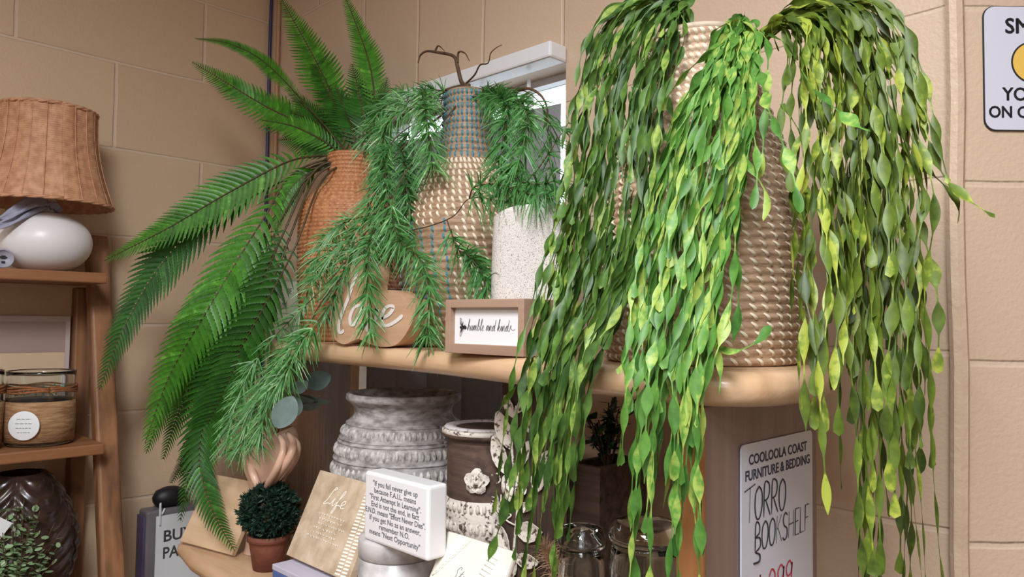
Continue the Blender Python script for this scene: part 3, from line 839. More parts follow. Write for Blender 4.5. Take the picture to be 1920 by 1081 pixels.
FS = [
 # control pixels with distance, width, shade, bare-stalk share, side direction
 ([(668, 292, .80), (640, 215, .80), (590, 110, .81), (524, -8, .82)], .056, 0, .10, (1, .25)),
 ([(684, 288, .80), (702, 210, .81), (690, 110, .82), (640, -25, .83)], .036, 0, .12, (1, .0)),
 ([(650, 290, .79), (600, 225, .77), (500, 120, .76), (430, 82, .72), (366, 72, .69)], .024, 0, .3, (.5, 1)),
 ([(650, 292, .79), (590, 245, .77), (500, 200, .74), (430, 158, .69), (360, 116, .66)], .050, 0, .08, (.5, 1)),
 ([(650, 294, .79), (600, 260, .76), (545, 235, .74), (490, 225, .72)], .036, 0, .05, (.4, 1)),
 ([(655, 292, .79), (620, 250, .78), (575, 205, .78), (540, 165, .78)], .040, 1, .05, (.8, .6)),
 ([(672, 290, .79), (660, 240, .79), (640, 190, .80), (628, 160, .80)], .040, 1, .05, (1, .3)),
 ([(682, 290, .79), (700, 240, .79), (716, 190, .79), (726, 146, .79)], .030, 1, .1, (1, .1)),
 ([(648, 296, .79), (600, 292, .76), (535, 305, .73), (430, 360, .65), (310, 430, .56), (196, 488, .49)], .056, 0, .12, (.35, 1)),
 ([(645, 298, .79), (590, 305, .76), (540, 335, .71), (500, 400, .67), (450, 480, .63), (390, 580, .58), (320, 700, .545), (272, 830, .52)], .072, 0, .20, (1, .35)),
 ([(644, 298, .79), (580, 315, .76), (480, 365, .70), (380, 420, .63), (300, 500, .57), (235, 610, .52), (186, 730, .49)], .062, 1, .30, (1, .4)),
 ([(642, 300, .79), (575, 325, .75), (520, 400, .71), (470, 500, .66), (420, 600, .62), (350, 690, .585), (305, 770, .56), (274, 850, .55)], .056, 0, .30, (1, .35)),
 ([(646, 300, .78), (580, 330, .73), (530, 440, .68), (460, 580, .64), (410, 680, .62), (375, 770, .61), (368, 862, .605)], .042, 0, .30, (1, .1)),
 ([(648, 300, .78), (590, 335, .73), (540, 450, .68), (480, 590, .645), (425, 700, .625), (385, 800, .62), (355, 890, .615), (338, 975, .61)], .060, 1, .26, (1, .2)),
 ([(650, 300, .78), (600, 345, .72), (550, 470, .66), (470, 620, .62), (400, 740, .60), (375, 860, .59), (400, 960, .585), (440, 1032, .58)], .064, 1, .24, (1, -.05)),
 ([(650, 298, .77), (590, 318, .74), (548, 350, .71), (525, 400, .69), (520, 440, .68)], .034, 0, .15, (1, .4)),
 ([(648, 300, .78), (570, 340, .72), (500, 470, .67), (445, 610, .64), (420, 720, .63), (425, 830, .62)], .046, 1, .30, (1, .1)),
]
FS += [
 ([(655, 290, .79), (625, 255, .78), (585, 225, .77), (545, 210, .76)], .048, 1, .0, (.5, 1)),
 ([(668, 288, .79), (650, 230, .79), (610, 165, .80), (585, 120, .80)], .048, 1, .05, (1, .3)),
 ([(676, 288, .79), (682, 230, .79), (672, 170, .80), (660, 120, .81)], .044, 1, .05, (1, .1)),
 ([(645, 296, .79), (610, 275, .77), (565, 262, .75), (520, 262, .735)], .042, 1, .0, (.4, 1)),
 ([(650, 298, .78), (590, 320, .73), (535, 430, .67), (480, 560, .64), (440, 660, .62), (405, 760, .605), (372, 862, .60)], .056, 1, .28, (1, .2)),
 ([(648, 300, .78), (575, 330, .73), (500, 430, .68), (440, 560, .645), (390, 660, .62), (340, 760, .60), (306, 860, .59)], .054, 0, .32, (1, .35)),
 ([(650, 300, .78), (590, 335, .73), (530, 480, .66), (470, 620, .625), (420, 730, .605), (370, 830, .595), (320, 905, .59)], .052, 1, .34, (1, .3)),
]
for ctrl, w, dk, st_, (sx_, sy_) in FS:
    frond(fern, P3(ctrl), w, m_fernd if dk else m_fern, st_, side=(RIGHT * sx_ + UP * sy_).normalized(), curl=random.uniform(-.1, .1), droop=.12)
mb = MB(); mb.lathe(rc, [(.028, rp[-1][1] - .06), (.026, rp[-1][1] - .01), (.012, rp[-1][1] + .004)], 16); mb.build('crown', m_rachis, fern)

# ------------------------------------------------------------------ needle-leaved trailing plant in the bottle basket
npl = thing('needle_plant', 'trailing artificial larch with soft green needles spilling from the blue-necked basket', 'plant', tuple(wc + Vector((0, 0, .3))))
def needle_branch(parent, ctrl, ln, dens, spread=1.0, bare=0.0, tone0=.5, rad=.0011, drop=.35):
    pts, L = resample(smooth_pts(ctrl, 8), .003)
    n = len(pts)
    tw = MB(); tw.tube(pts[::2] + [pts[-1]], [rad * (1 - .6 * i / (len(pts[::2]))) for i in range(len(pts[::2]) + 1)], 5)
    br = tw.build('branch', m_twig, parent)
    mb = MB()
    N = int(L * (1 - bare) * dens * .58)
    for k in range(N):
        t = bare + (1 - bare) * (k + random.random()) / N
        t = round(t * L / .017) * .017 / L + random.uniform(-.0022, .0022) / L      # whorls
        t = min(1, max(bare, t))
        i = min(n - 2, int(t * (n - 1)))
        p = pts[i].lerp(pts[i + 1], t * (n - 1) - i)
        d = (pts[min(n - 1, i + 2)] - pts[max(0, i - 1)]).normalized()
        a = random.uniform(0, 2 * math.pi)
        x = d.cross(Vector((.3, .5, .8))).normalized(); y = d.cross(x)
        o = (x * math.cos(a) + y * math.sin(a))
        dirn = (o * spread + d * random.uniform(.25, 1.1)).normalized()
        l = ln * random.uniform(.65, 1.12)
        wv = .00098
        sdv = dirn.cross(Rc @ Vector((0, 0, 1)) + Vector((random.uniform(-.5, .5),) * 3)).normalized()
        vs = []; fs = []
        for q in range(4):
            v = q / 3
            c = p + dirn * l * v - Vector((0, 0, 1)) * drop * l * v * v
            w = wv * (1 - .75 * v * v)
            vs += [c + sdv * w, c - sdv * w]
            if q: fs.append((2 * q - 2, 2 * q - 1, 2 * q + 1, 2 * q))
        mb.add(vs, fs, min(1, max(0, random.gauss(tone0, .17))))
    mb.build('needles', m_needle, br)
NB = [
 # control pixels with distance, needle length, needles per metre, bare share, tone
 ([(868, 180, .775), (800, 168, .74), (798, 210, .70), (806, 260, .69), (812, 318, .685)], .031, 2300, .12, .66),
 ([(862, 182, .775), (770, 200, .73), (722, 240, .70), (722, 320, .68), (728, 400, .67), (732, 470, .665)], .030, 2300, .22, .62),
 ([(862, 182, .78), (760, 190, .76), (720, 200, .75), (696, 238, .74), (690, 275, .735)], .030, 1500, .45, .58),
 ([(862, 182, .78), (790, 180, .79), (750, 170, .79), (725, 185, .79)], .028, 1500, .3, .4),
 ([(862, 186, .77), (740, 260, .70), (705, 360, .67), (672, 430, .655), (630, 470, .65), (600, 520, .645)], .030, 2100, .32, .5),
 ([(862, 186, .77), (735, 300, .69), (700, 430, .655), (690, 490, .63), (690, 560, .622), (694, 622, .62)], .026, 2300, .52, .55),
 ([(862, 188, .76), (745, 350, .67), (745, 440, .65), (790, 490, .645), (806, 560, .64), (800, 612, .635), (806, 640, .63)], .030, 1900, .45, .58),
 ([(862, 188, .77), (765, 250, .73), (760, 330, .69), (770, 400, .685), (770, 450, .685)], .030, 2000, .3, .3),
 ([(850, 200, .77), (780, 260, .74), (770, 330, .70), (730, 420, .69), (700, 500, .68), (680, 560, .68)], .030, 1700, .35, .25),
 ([(720, 420, .66), (660, 480, .65), (632, 540, .645), (610, 590, .64)], .032, 1900, .2, .42),
 ([(705, 400, .66), (640, 420, .655), (598, 470, .65), (582, 530, .645), (572, 560, .645)], .028, 1800, .2, .6),
 ([(690, 430, .655), (640, 500, .635), (600, 545, .625), (565, 580, .62), (520, 625, .61), (495, 655, .60)], .026, 700, .55, .4),
 ([(640, 520, .635), (600, 570, .625), (575, 615, .615), (535, 660, .60), (505, 710, .59), (470, 770, .585), (455, 840, .585)], .031, 2300, .28, .55),
 ([(620, 570, .625), (590, 610, .615), (560, 650, .60), (540, 690, .59), (510, 740, .585)], .031, 2300, .2, .6),
 ([(495, 655, .60), (470, 690, .595), (450, 740, .59), (435, 790, .59), (428, 850, .59)], .028, 2100, .1, .6),
 ([(540, 650, .60), (520, 700, .592), (498, 770, .588), (484, 830, .588)], .028, 1900, .1, .62),
 ([(880, 182, .775), (925, 178, .74), (950, 200, .71), (945, 250, .69), (935, 310, .685)], .030, 2500, .15, .4),
 ([(882, 182, .775), (950, 182, .74), (985, 205, .71), (985, 260, .69), (965, 320, .685)], .030, 2400, .2, .5),
 ([(882, 182, .78), (960, 165, .77), (1010, 190, .76), (1032, 240, .75), (1030, 300, .745), (1042, 350, .74)], .026, 700, .55, .3),
 ([(930, 300, .69), (960, 330, .68), (1000, 345, .675), (1040, 340, .67)], .028, 2000, .05, .35),
 ([(740, 437, .668), (800, 425, .672), (850, 405, .672), (880, 372, .675), (930, 375, .675), (985, 385, .675)], .030, 1100, .62, .5),
 ([(880, 372, .675), (890, 350, .67), (930, 345, .668), (980, 360, .668), (1030, 372, .668)], .030, 1600, .1, .5),
 ([(838, 412, .672), (848, 440, .668), (862, 470, .664), (890, 500, .66), (915, 525, .655)], .030, 1700, .15, .5),
 ([(862, 470, .664), (880, 480, .66), (905, 515, .655), (912, 545, .655)], .028, 2000, .1, .35),
 ([(1000, 330, .70), (1040, 270, .71), (1066, 230, .72)], .022, 1100, .4, .35),
]
for ctrl, ln, dn, bare, tn in NB:
    needle_branch(npl, P3(ctrl), ln * 1.25, dn * 1.1, 1.0, bare, tn)
def bare_twig(ctrl, r0, r1):
    pts = smooth_pts(P3(ctrl), 8); n = len(pts)
    mb = MB(); mb.tube(pts, [r0 + (r1 - r0) * i / (n - 1) for i in range(n)], 7)
    return mb.build('branch', m_twig, npl)
bare_twig([(892, 190, .785), (880, 165, .78), (866, 155, .78), (858, 125, .78), (850, 105, .78), (820, 98, .775), (800, 96, .77), (788, 104, .77), (784, 118, .77)], .0042, .0012)
bare_twig([(858, 118, .78), (860, 98, .78), (872, 100, .775), (880, 114, .77)], .0022, .0006)
bare_twig([(815, 98, .775), (822, 86, .775), (834, 96, .77)], .002, .0005)
bare_twig([(872, 158, .78), (890, 140, .775), (900, 122, .77), (915, 118, .77), (920, 100, .77), (930, 90, .77), (941, 84, .77)], .0016, .0005)
bare_twig([(880, 160, .78), (850, 165, .775), (810, 180, .76), (780, 195, .75), (745, 225, .73), (730, 250, .72)], .0036, .002)
bare_twig([(945, 190, .77), (965, 172, .765), (992, 166, .765), (1015, 180, .765), (1026, 205, .765), (1024, 235, .765), (1032, 260, .765)], .0026, .0009)
bare_twig([(740, 437, .668), (720, 440, .668), (700, 425, .67), (690, 380, .68), (700, 310, .70), (728, 250, .72)], .0016, .0018)

# ------------------------------------------------------------------ long trailing plant in the tall basket
tp = thing('trailing_plant', 'large artificial plant of long leaf-beaded strands cascading from the tall basket', 'plant', tuple(bc_c + Vector((0, 0, .28))))
def strand_mesh(mb, pts, tone0, wpad=.0046, lpad=.024, off=0, flat=None):
    P, L = resample(pts, .0026)
    n = len(P); vs = []; fs = []
    tw = random.uniform(0, 6.28); rate = random.uniform(-25, 25)
    s = 0; pos = -off; per = lpad * 1.42
    tone = tone0
    base = flat if flat else (Rc @ Vector((0, 0, 1)))
    jl = [random.uniform(.72, 1.25) for _ in range(int(L / per) + 4)]
    for i, p in enumerate(P):
        if i: s += (P[i] - P[i - 1]).length
        d = (P[min(n - 1, i + 1)] - P[max(0, i - 1)]).normalized()
        k = (s + off) / per
        u = (k - int(k)) / .74
        rem = L - s
        pad = math.sin(math.pi * min(1, u)) ** 1.25 if u < 1 else 0
        w = .0006 + wpad * jl[int(k) % len(jl)] * pad
        if i == n - 1: w = .0002
        x = d.cross(base); 
        if x.length < 1e-3: x = d.cross(Vector((1, 0, 0)))
        x.normalize(); y = x.cross(d)
        a = .95 * math.sin(tw + rate * s * .8)
        sd = x * math.cos(a) + y * math.sin(a); up = sd.cross(d)
        tn = min(1, max(0, tone0 + .30 * math.sin(int(k) * 2.7 + tw)))
        vs += [(p + sd * w + up * w * .18, tn), (p - up * w * .16, tn), (p - sd * w + up * w * .18, tn)]
        if i:
            b = 3 * (i - 1)
            fs += [(b, b + 1, b + 4, b + 3), (b + 1, b + 2, b + 5, b + 4)]
    m0 = len(mb.v)
    mb.add([v for v, _ in vs], fs)
    for i, (_, tn) in enumerate(vs): mb.t[m0 + i] = tn
def lerp_path(A, B, t):
    return [tuple(a + (b - a) * t for a, b in zip(p, q)) for p, q in zip(A, B)]
def bunch(n, A, B, m, tone, jit, ends, dY=.02, side=4):
    for k in range(n):
        t = (k + random.uniform(.1, .9)) / n
        path = lerp_path(A, B, t)
        fr = random.uniform(-1, 1)
        q = []
        for i, (x, y, Y) in enumerate(path):
            f = i / (len(path) - 1)
            q.append((x + random.gauss(0, jit) * (.3 + f), y + random.gauss(0, jit * .6), Y + fr * dY * min(1, f * 2.5)))
        pts = smooth_pts([onY(*c) for c in q], 10)
        L = sum((pts[i + 1] - pts[i]).length for i in range(len(pts) - 1))
        e = ends(t) * random.uniform(.66, 1.0)
        acc = 0; j = 1
        while j < len(pts) - 1 and acc < e * L:
            acc += (pts[j] - pts[j - 1]).length; j += 1
        pts = pts[:max(8, j)]
        # soft wobble, as the strands do not hang straight
        ph = random.uniform(0, 6.28); ax = RIGHT * random.uniform(-1, 1) + Vector((0, 0, .0))
        pts = [p + ax * .004 * math.sin(ph + i * .38) * min(1, i / 12) for i, p in enumerate(pts)]
        mb = MB()
        t0 = min(1, max(0, random.gauss(tone, .16)))
        strand_mesh(mb, pts, t0, random.uniform(.0030, .0043), random.uniform(.026, .036), random.uniform(0, .03))
        for j in range(side):
            i0 = random.randint(int(len(pts) * .08), int(len(pts) * .72))
            i1 = min(len(pts) - 1, i0 + random.randint(6, 22))
            ov = RIGHT * random.uniform(-1, 1) + (Rc @ Vector((0, 0, 1))) * random.uniform(-.1, .45)
            amp = random.uniform(.008, .030)
            seg = pts[i0:i1 + 1]; m_ = len(seg)
            if m_ < 4: continue
            c = [p + ov * amp * math.sin(1.9 * q / (m_ - 1)) for q, p in enumerate(seg)]
            strand_mesh(mb, c, min(1, t0 + random.uniform(-.15, .28)), random.uniform(.0030, .0042), random.uniform(.025, .034), random.uniform(0, .03))
        mb.build('strand', m, tp)
# left bunch
bunch(30, [(1300, 92, .70), (1235, -4, .70), (1140, 40, .70), (1092, 170, .685), (1064, 330, .655), (1030, 540, .585), (985, 760, .535), (925, 1180, .53)],
          [(1305, 92, .69), (1285, 14, .68), (1282, 56, .655), (1250, 190, .615), (1225, 420, .585), (1175, 580, .565), (1105, 740, .545), (1075, 1220, .54)],
      m_strand1, .42, 7, lambda t: 1.0 if .15 < t < .8 else .92, .018, 5)
# sparse long strand reaching down in front of the white card
mb = MB(); strand_mesh(mb, smooth_pts([onY(*c) for c in [(1040, 600, .57), (1010, 680, .545), (985, 760, .535), (970, 850, .53), (948, 950, .525), (915, 1052, .52)]], 10), .45, .0045, .026)
mb.build('strand', m_strand1, tp)
mb = MB(); strand_mesh(mb, smooth_pts([onY(*c) for c in [(1020, 560, .575), (1000, 640, .55), (975, 710, .54), (950, 745, .535), (930, 780, .53)]], 10), .6, .0045, .026, .012)
mb.build('strand', m_strand1, tp)
# middle bunch, nearest to the room
bunch(29, [(1380, 90, .70), (1388, 40, .69), (1345, 90, .655), (1255, 250, .605), (1205, 450, .575), (1190, 640, .55), (1172, 800, .535), (1130, 1230, .53)],
          [(1392, 90, .70), (1396, 45, .69), (1420, 90, .665), (1415, 260, .615), (1385, 450, .585), (1345, 640, .555), (1325, 800, .54), (1325, 1230, .535)],
      m_strand2, .55, 9, lambda t: 1.0 if t > .15 else .95, .012, 4)
# right bunch, hanging beside the shelf
bunch(24, [(1405, 92, .71), (1450, 50, .70), (1475, 60, .69), (1480, 160, .66), (1480, 330, .625), (1485, 520, .575), (1490, 720, .545), (1505, 1230, .54)],
          [(1410, 92, .72), (1500, 14, .72), (1640, 4, .72), (1722, 180, .715), (1745, 360, .70), (1748, 560, .69), (1750, 760, .68), (1775, 1240, .68)],
      m_strand3, .5, 9, lambda t: 1.0 if t > .2 else .9, .02, 6)
bunch(10, [(1405, 92, .72), (1460, 50, .73), (1520, 60, .73), (1560, 160, .71), (1570, 330, .69), (1580, 520, .66), (1590, 720, .64), (1600, 1240, .63)],
          [(1410, 92, .72), (1500, 30, .74), (1600, 35, .75), (1660, 180, .74), (1690, 360, .73), (1700, 560, .72), (1705, 760, .72), (1700, 1240, .71)],
      m_strand3, .25, 9, lambda t: 1.0, .015, 6)
for c in ([(1700, 120, .71), (1740, 260, .70), (1770, 330, .70), (1810, 370, .70), (1866, 408, .70)],
          [(1410, 60, .70), (1470, 80, .66), (1520, 160, .63), (1600, 230, .61), (1632, 246, .60)],
          [(1420, 100, .66), (1440, 200, .60), (1480, 300, .575), (1500, 400, .565)],
          [(1720, 400, .70), (1752, 520, .70), (1760, 600, .70), (1758, 700, .70)],
          [(1330, 640, .56), (1370, 660, .565), (1420, 640, .57), (1445, 610, .575)]):
    mb = MB(); strand_mesh(mb, smooth_pts([onY(*q) for q in c], 10), .62, .0044, .027); mb.build('strand', m_strand2 if c[0][0] < 1450 else m_strand3, tp)

# ------------------------------------------------------------------ things on the lower shelf
def bumps(mb, c, prof, z, n, w, h, dp, ph=0.0):
    """a ring of raised half-ovals carved round a pot"""
    for k in range(n):
        a = 2 * math.pi * (k + ph) / n
        r = at_prof(prof, z)
        dr = (at_prof(prof, z + .004) - at_prof(prof, z - .004)) / .008
        o = Vector((math.cos(a), math.sin(a), 0)); t = Vector((-o.y, o.x, 0)); u = (UP + o * dr).normalized(); nn = t.cross(u)
        if nn.dot(o) < 0: nn = -nn
        p0 = Vector((c[0], c[1], z)) + o * r
        vs = [p0 + nn * dp]; fs = []
        for ring, (s, d) in enumerate(((.55, .8), (1, -.15))):
            for q in range(8):
                b = 2 * math.pi * q / 8
                vs.append(p0 + t * math.cos(b) * w * s + u * math.sin(b) * h * s + nn * dp * d)
        for q in range(8):
            q2 = (q + 1) % 8
            fs += [(0, 1 + q, 1 + q2), (1 + q, 9 + q, 9 + q2, 1 + q2)]
        mb.add(vs, fs)
m_wash = mat('whitewashed_grey', (184, 180, 178), (124, 118, 116), .8, 55, .6, 120, (1, 1, 2.2))
m_wash2 = mat('whitewashed_carving', (208, 204, 200), (136, 130, 126), .8, 90, .4, 150)
GY = .79
gc = base_at(760, GY, ZL)
gp = smooth_prof(prof_px(760, GY, [(737, 106), (747, 106), (758, 94), (775, 92), (790, 104), (820, 118), (850, 126), (890, 130), (930, 126), (990, 112), (1030, 96)], ZL))
gpot = thing('carved_pot', 'big grey whitewashed carved pot with wide rim on the lower shelf', 'pot', tuple(gc))
zt = gp[-1][1]; rt_ = gp[-1][0]
mb = MB(); mb.lathe(gc, gp + [(rt_ - .004, zt + .002), (rt_ - .012, zt), (rt_ - .022, zt - .02), (rt_ - .01, zt - .05), (.01, zt - .09)], 72); mb.build('pot_body', m_wash, gpot)
mb = MB()
for (py, n, w, h) in ((803, 74, .0028, .0085), (836, 70, .0036, .0095), (872, 64, .0040, .0105), (905, 66, .0040, .010), (935, 66, .0040, .010), (966, 64, .0040, .010)):
    bumps(mb, gc, gp, atY(760, py, GY).z, n, w, h, .0045, random.random())
mb.build('carved_bands', m_wash2, gpot)
mb = MB()
for py in (790, 816, 822, 853, 889, 921):
    z = atY(760, py, GY).z; r = at_prof(gp, z)
    mb.tube([(gc.x + r * math.cos(a * math.pi / 30), gc.y + r * math.sin(a * math.pi / 30), z) for a in range(61)], .0022, 6)
mb.build('ridge', m_wash, gpot)

# brown and white pot with a flower
m_dkw = wood('dark_rough_wood', (98, 76, 64), (60, 46, 38), 0, .75, 2.2)
m_dkv = wood('dark_plank', (84, 64, 52), (54, 40, 34), 2, .8, 1.6)
m_flake = mat('flaked_white', (214, 204, 194), (84, 66, 56), .75, 150, .6, 200, contrast=(.55, .63))
BYp = .745
b_c = base_at(915, BYp, ZL)
bpf = smooth_prof(prof_px(915, BYp, [(800, 82), (812, 83), (822, 74), (835, 73), (920, 73), (1000, 72), (1080, 68), (1120, 60)], ZL))
bpot = thing('rustic_pot', 'dark brown pot with white rim, carved white band and one white flower', 'pot', tuple(b_c))
zt = bpf[-1][1]; rt_ = bpf[-1][0]
mb = MB(); mb.lathe(b_c, bpf + [(rt_ - .003, zt + .0008)], 56); mb.build('pot_body', m_dkw, bpot)
mb = MB(); mb.lathe(b_c, [(rt_ - .002, zt + .0009), (rt_ - .004, zt + .003), (rt_ - .011, zt + .0035), (rt_ - .018, zt + .002), (rt_ - .022, zt - .006), (rt_ - .026, zt - .04), (.01, zt - .07)], 56, False); mb.build('rim', mat('flaked_lilac_white', (206, 198, 200), (120, 104, 98), .7, 120, .4, 200, contrast=(.58, .68)), bpot)
mb = MB(); mb.lathe(b_c, [(rt_ + .0004, zt - .0065), (rt_ + .0012, zt - .006), (rt_ + .001, zt - .001), (rt_ - .001, zt + .0006)], 56, False); mb.build('lip', m_flake, bpot)
mb = MB()
zb1, zb0 = atY(915, 925, BYp).z, atY(915, 1012, BYp).z
r0 = at_prof(bpf, zb1)
mb.lathe(b_c, [(r0 - .002, zb0), (r0 + .002, zb0 + .002), (r0 + .002, zb1 - .002), (r0 - .002, zb1)], 56, False)
mb.build('white_band', m_flake, bpot)
mb = MB()
bpf2 = [(r0 + .002, zb0 - .02), (r0 + .002, zb1 + .02)]
for f, n, w, h in ((.84, 40, .0036, .0075), (.42, 40, .0036, .0085), (.06, 40, .003, .005)):
    bumps(mb, b_c, bpf2, zb0 + (zb1 - zb0) * f, n, w, h, .004)
mb.build('carved_bands', m_flake, bpot)
def petals(mb, M4, n, r0, r1, wd, lift, ph=0):
    for k in range(n):
        a = 2 * math.pi * (k + ph) / n
        c = Vector((math.cos(a), math.sin(a), 0)); t = Vector((-c.y, c.x, 0))
        vs = []; fs = []
        for q in range(7):
            v = q / 6
            w = wd * math.sin(math.pi * min(1, .12 + .8 * v)) ** .7
            p = c * (r0 + (r1 - r0) * v) + Vector((0, 0, lift * math.sin(math.pi * v * .9) + .0012))
            vs += [p + t * w, p + Vector((0, 0, -.0012)), p - t * w]
            if q:
                b = 3 * (q - 1); fs += [(b, b + 1, b + 4, b + 3), (b + 1, b + 2, b + 5, b + 4)]
        mb.add([M4 @ p for p in vs], fs)
        m = MB()
def on_round(c, prof, px, py, Y):
    """point and outward frame on a round pot nearest the viewer along a pixel"""
    r = ray(px, py); z = atY(px, py, Y).z
    R = at_prof(prof, z)
    ox, oy = -c.x, -c.y
    A = r.x ** 2 + r.y ** 2; B = 2 * (r.x * ox + r.y * oy); C = ox * ox + oy * oy - R * R
    D = B * B - 4 * A * C
    t = (-B - math.sqrt(max(0, D))) / (2 * A)
    p = O0 + r * t
    n = Vector((p.x - c.x, p.y - c.y, 0)).normalized()
    return p, frame(p + n * .001, Vector((-n.y, n.x, 0)), UP)
p, Mf = on_round(b_c, bpf, 895, 901, BYp)
mb = MB(); petals(mb, Mf, 5, .001, .0175, .0085, .006, .2); petals(mb, Mf @ Matrix.Translation((0, 0, .003)), 4, .001, .009, .005, .005, .1)
mb.lathe((0, 0), [(.0005, .009), (.003, .008), (.004, .004)], 10, True, None, Mf)
o = mb.build('flower', m_flake, bpot, smooth=False); o['label'] = 'white flower'; sm = o.modifiers.new('thick', 'SOLIDIFY'); sm.thickness = .0012

# dark plank panel with white leaves
NY = .70
na, nb = atY(938, 900, NY), atY(1042, 900, NY)
nt = atY(960, 716, NY).z
nx = thing('leaf_panel', 'tall dark wooden panel with flaking white metal leaves beside the brown pot', 'wall decoration', ((na.x + nb.x) / 2, NY, ZL))
nw = (nb.x - na.x) / 3
for i in range(3):
    mb = MB(); mb.box(na.x + nw * i + .0006, na.x + nw * (i + 1) - .0006, NY, NY + .014, ZL, min(nt, ZT - .036)); mb.build('plank', m_dkv, nx, smooth=False, bevel=.001)
def leafshape(px, py, lpx, wpx, ang, lift=.002):
    """one cut leaf lying on the panel"""
    p = atY(px, py, NY - .0012); k = depth(p) / F
    M4 = frame(p, (1, 0, 0), UP) @ Matrix.Rotation(math.radians(ang), 4, 'Z')
    mb = MB(); vs = []; fs = []
    l, w = lpx * k * 1.0, wpx * k * .95
    for q in range(11):
        v = q / 10
        ww = w / 2 * math.sin(math.pi * min(1, .04 + .94 * v)) ** .8 * (1 + .06 * (q % 2))
        x = (v - .5) * l
        vs += [Vector((x, ww, lift + .002 * math.sin(3 * v))), Vector((x, 0, lift - .0015)), Vector((x, -ww, lift + .002 * math.sin(3 * v)))]
        if q:
            b = 3 * (q - 1); fs += [(b, b + 3, b + 4, b + 1), (b + 1, b + 4, b + 5, b + 2)]
    mb.add([M4 @ v for v in vs], fs)
    o = mb.build('leaf', m_flake, nx, smooth=False)
    s = o.modifiers.new('thick', 'SOLIDIFY'); s.thickness = .001
for L_ in ((958, 762, 50, 24, -55), (948, 806, 78, 42, -58), (940, 852, 78, 40, -60), (985, 850, 60, 30, 60), (982, 758, 42, 20, 50), (1000, 800, 50, 26, -50), (994, 996, 66, 40, 10), (990, 1050, 62, 30, 5), (945, 1008, 60, 34, -55), (986, 950, 40, 20, 20), (1012, 900, 48, 34, 70), (960, 1062, 50, 36, 60), (1024, 860, 40, 22, 60)):
    leafshape(*L_)
def nwire(pts, r):
    mb = MB(); mb.tube(smooth_pts([atY(x, y, NY - .003) for x, y in pts], 6), r, 6); return mb.build('vine', m_flake, nx)
nwire([(962, 1050), (966, 1000), (970, 950), (965, 890), (960, 830), (968, 760)], .0018)
nwire([(968, 985), (950, 975), (944, 962), (952, 958), (958, 966), (950, 972)], .0012)
nwire([(922, 890), (934, 888), (938, 900), (932, 906)], .0012)
Mfl = frame(atY(966, 912, NY - .002), (1, 0, 0), UP)
mb = MB(); petals(mb, Mfl, 5, .001, .022, .011, .006, .0); petals(mb, Mfl @ Matrix.Translation((0, 0, .003)), 4, .001, .011, .006, .005, .4)
o = mb.build('flower', m_flake, nx, smooth=False); sm = o.modifiers.new('thick', 'SOLIDIFY'); sm.thickness = .0012
Mfl = frame(atY(936, 944, NY - .002), (1, 0, 0), UP)
mb = MB()
for k in range(9):
    a = k * .7
    mb.tube(smooth_pts([Mfl @ Vector((0, 0, .002)), Mfl @ Vector((math.cos(a) * .009, math.sin(a) * .009, .004)), Mfl @ Vector((math.cos(a + .5) * .014, math.sin(a + .5) * .014, .002))], 4), .0008, 5)
mb.build('wire_flower', m_flake, nx)

# white block with the printed saying, on a marble canister
CY = .605
cc = base_at(752, CY, ZL)
dC = depth(Vector((cc.x, cc.y, 1.35)))
Rm_ = 71 * dC / F
zc1 = atY(752, 1003, CY).z; zc0 = atY(752, 1040, CY).z
m_marble = mat('white_marble', (196, 192, 192), (138, 132, 134), .35, 22, contrast=(.46, .66), coat=.2)
cn = thing('marble_canister', 'round white marble canister with lid under the printed white block', 'canister', tuple(cc))
mb = MB(); mb.lathe(cc, [(Rm_ - .003, ZL), (Rm_, ZL + .003), (Rm_, zc0 - .001), (Rm_ - .002, zc0)], 56); mb.build('canister_body', m_marble, cn)
mb = MB(); mb.lathe(cc, [(Rm_ - .002, zc0 + .0003), (Rm_ + .0003, zc0 + .0015), (Rm_ + .0003, zc1 - .004), (Rm_ - .001, zc1 - .001), (Rm_ - .004, zc1)], 56); mb.build('lid', m_marble, cn)
KY = .560
ka, kb = atY(683, 913, KY), atY(803, 940, KY)
kz0 = zc1 + .0004
kz1 = kz0 + (atY(803, 868, KY).z - atY(803, 1010, KY).z)
kd = atX(840, 930, kb.x).y - KY
blk = thing('saying_block', 'thick white block printed with a grey saying, standing on the marble canister', 'word block', ((ka.x + kb.x) / 2, KY + kd / 2, kz0))
mb = MB(); mb.box(ka.x, kb.x, KY, KY + kd, kz0, kz1); mb.build('block', m_white, blk, smooth=False, bevel=.004, seg=3)
bw = kb.x - ka.x; bh = kz1 - kz0
Mk = frame(((ka.x + kb.x) / 2, KY - .0003, kz1), (1, 0, 0), UP)
m_ink2 = mat('soft_grey_ink', (96, 96, 104), rough=.7)
lines = ['"If you fail never give up', 'because F.A.I.L. means', '"First Attempt In Learning".', 'End is not the end, in fact', 'E.N.D. means "Effort Never Dies".', 'If you get No as an answer,', 'remember N.O.', 'means "Next Opportunity"']
for i, t_ in enumerate(lines):
    wid = [.84, .76, .98, .88, .98, .88, .60, .88][i]
    ob = text(blk, t_, bh * .108, Mk @ Matrix.Translation((0, -bh * (.180 + .100 * i), 0)), m_ink2, sx=1)
    xs = [v.co.x for v in ob.data.vertices]; w0 = max(xs) - min(xs); cx = (max(xs) + min(xs)) / 2
    f = min(1.0, wid * .95 * bw / w0)
    for v in ob.data.vertices: v.co.x = cx + (v.co.x - cx) * f

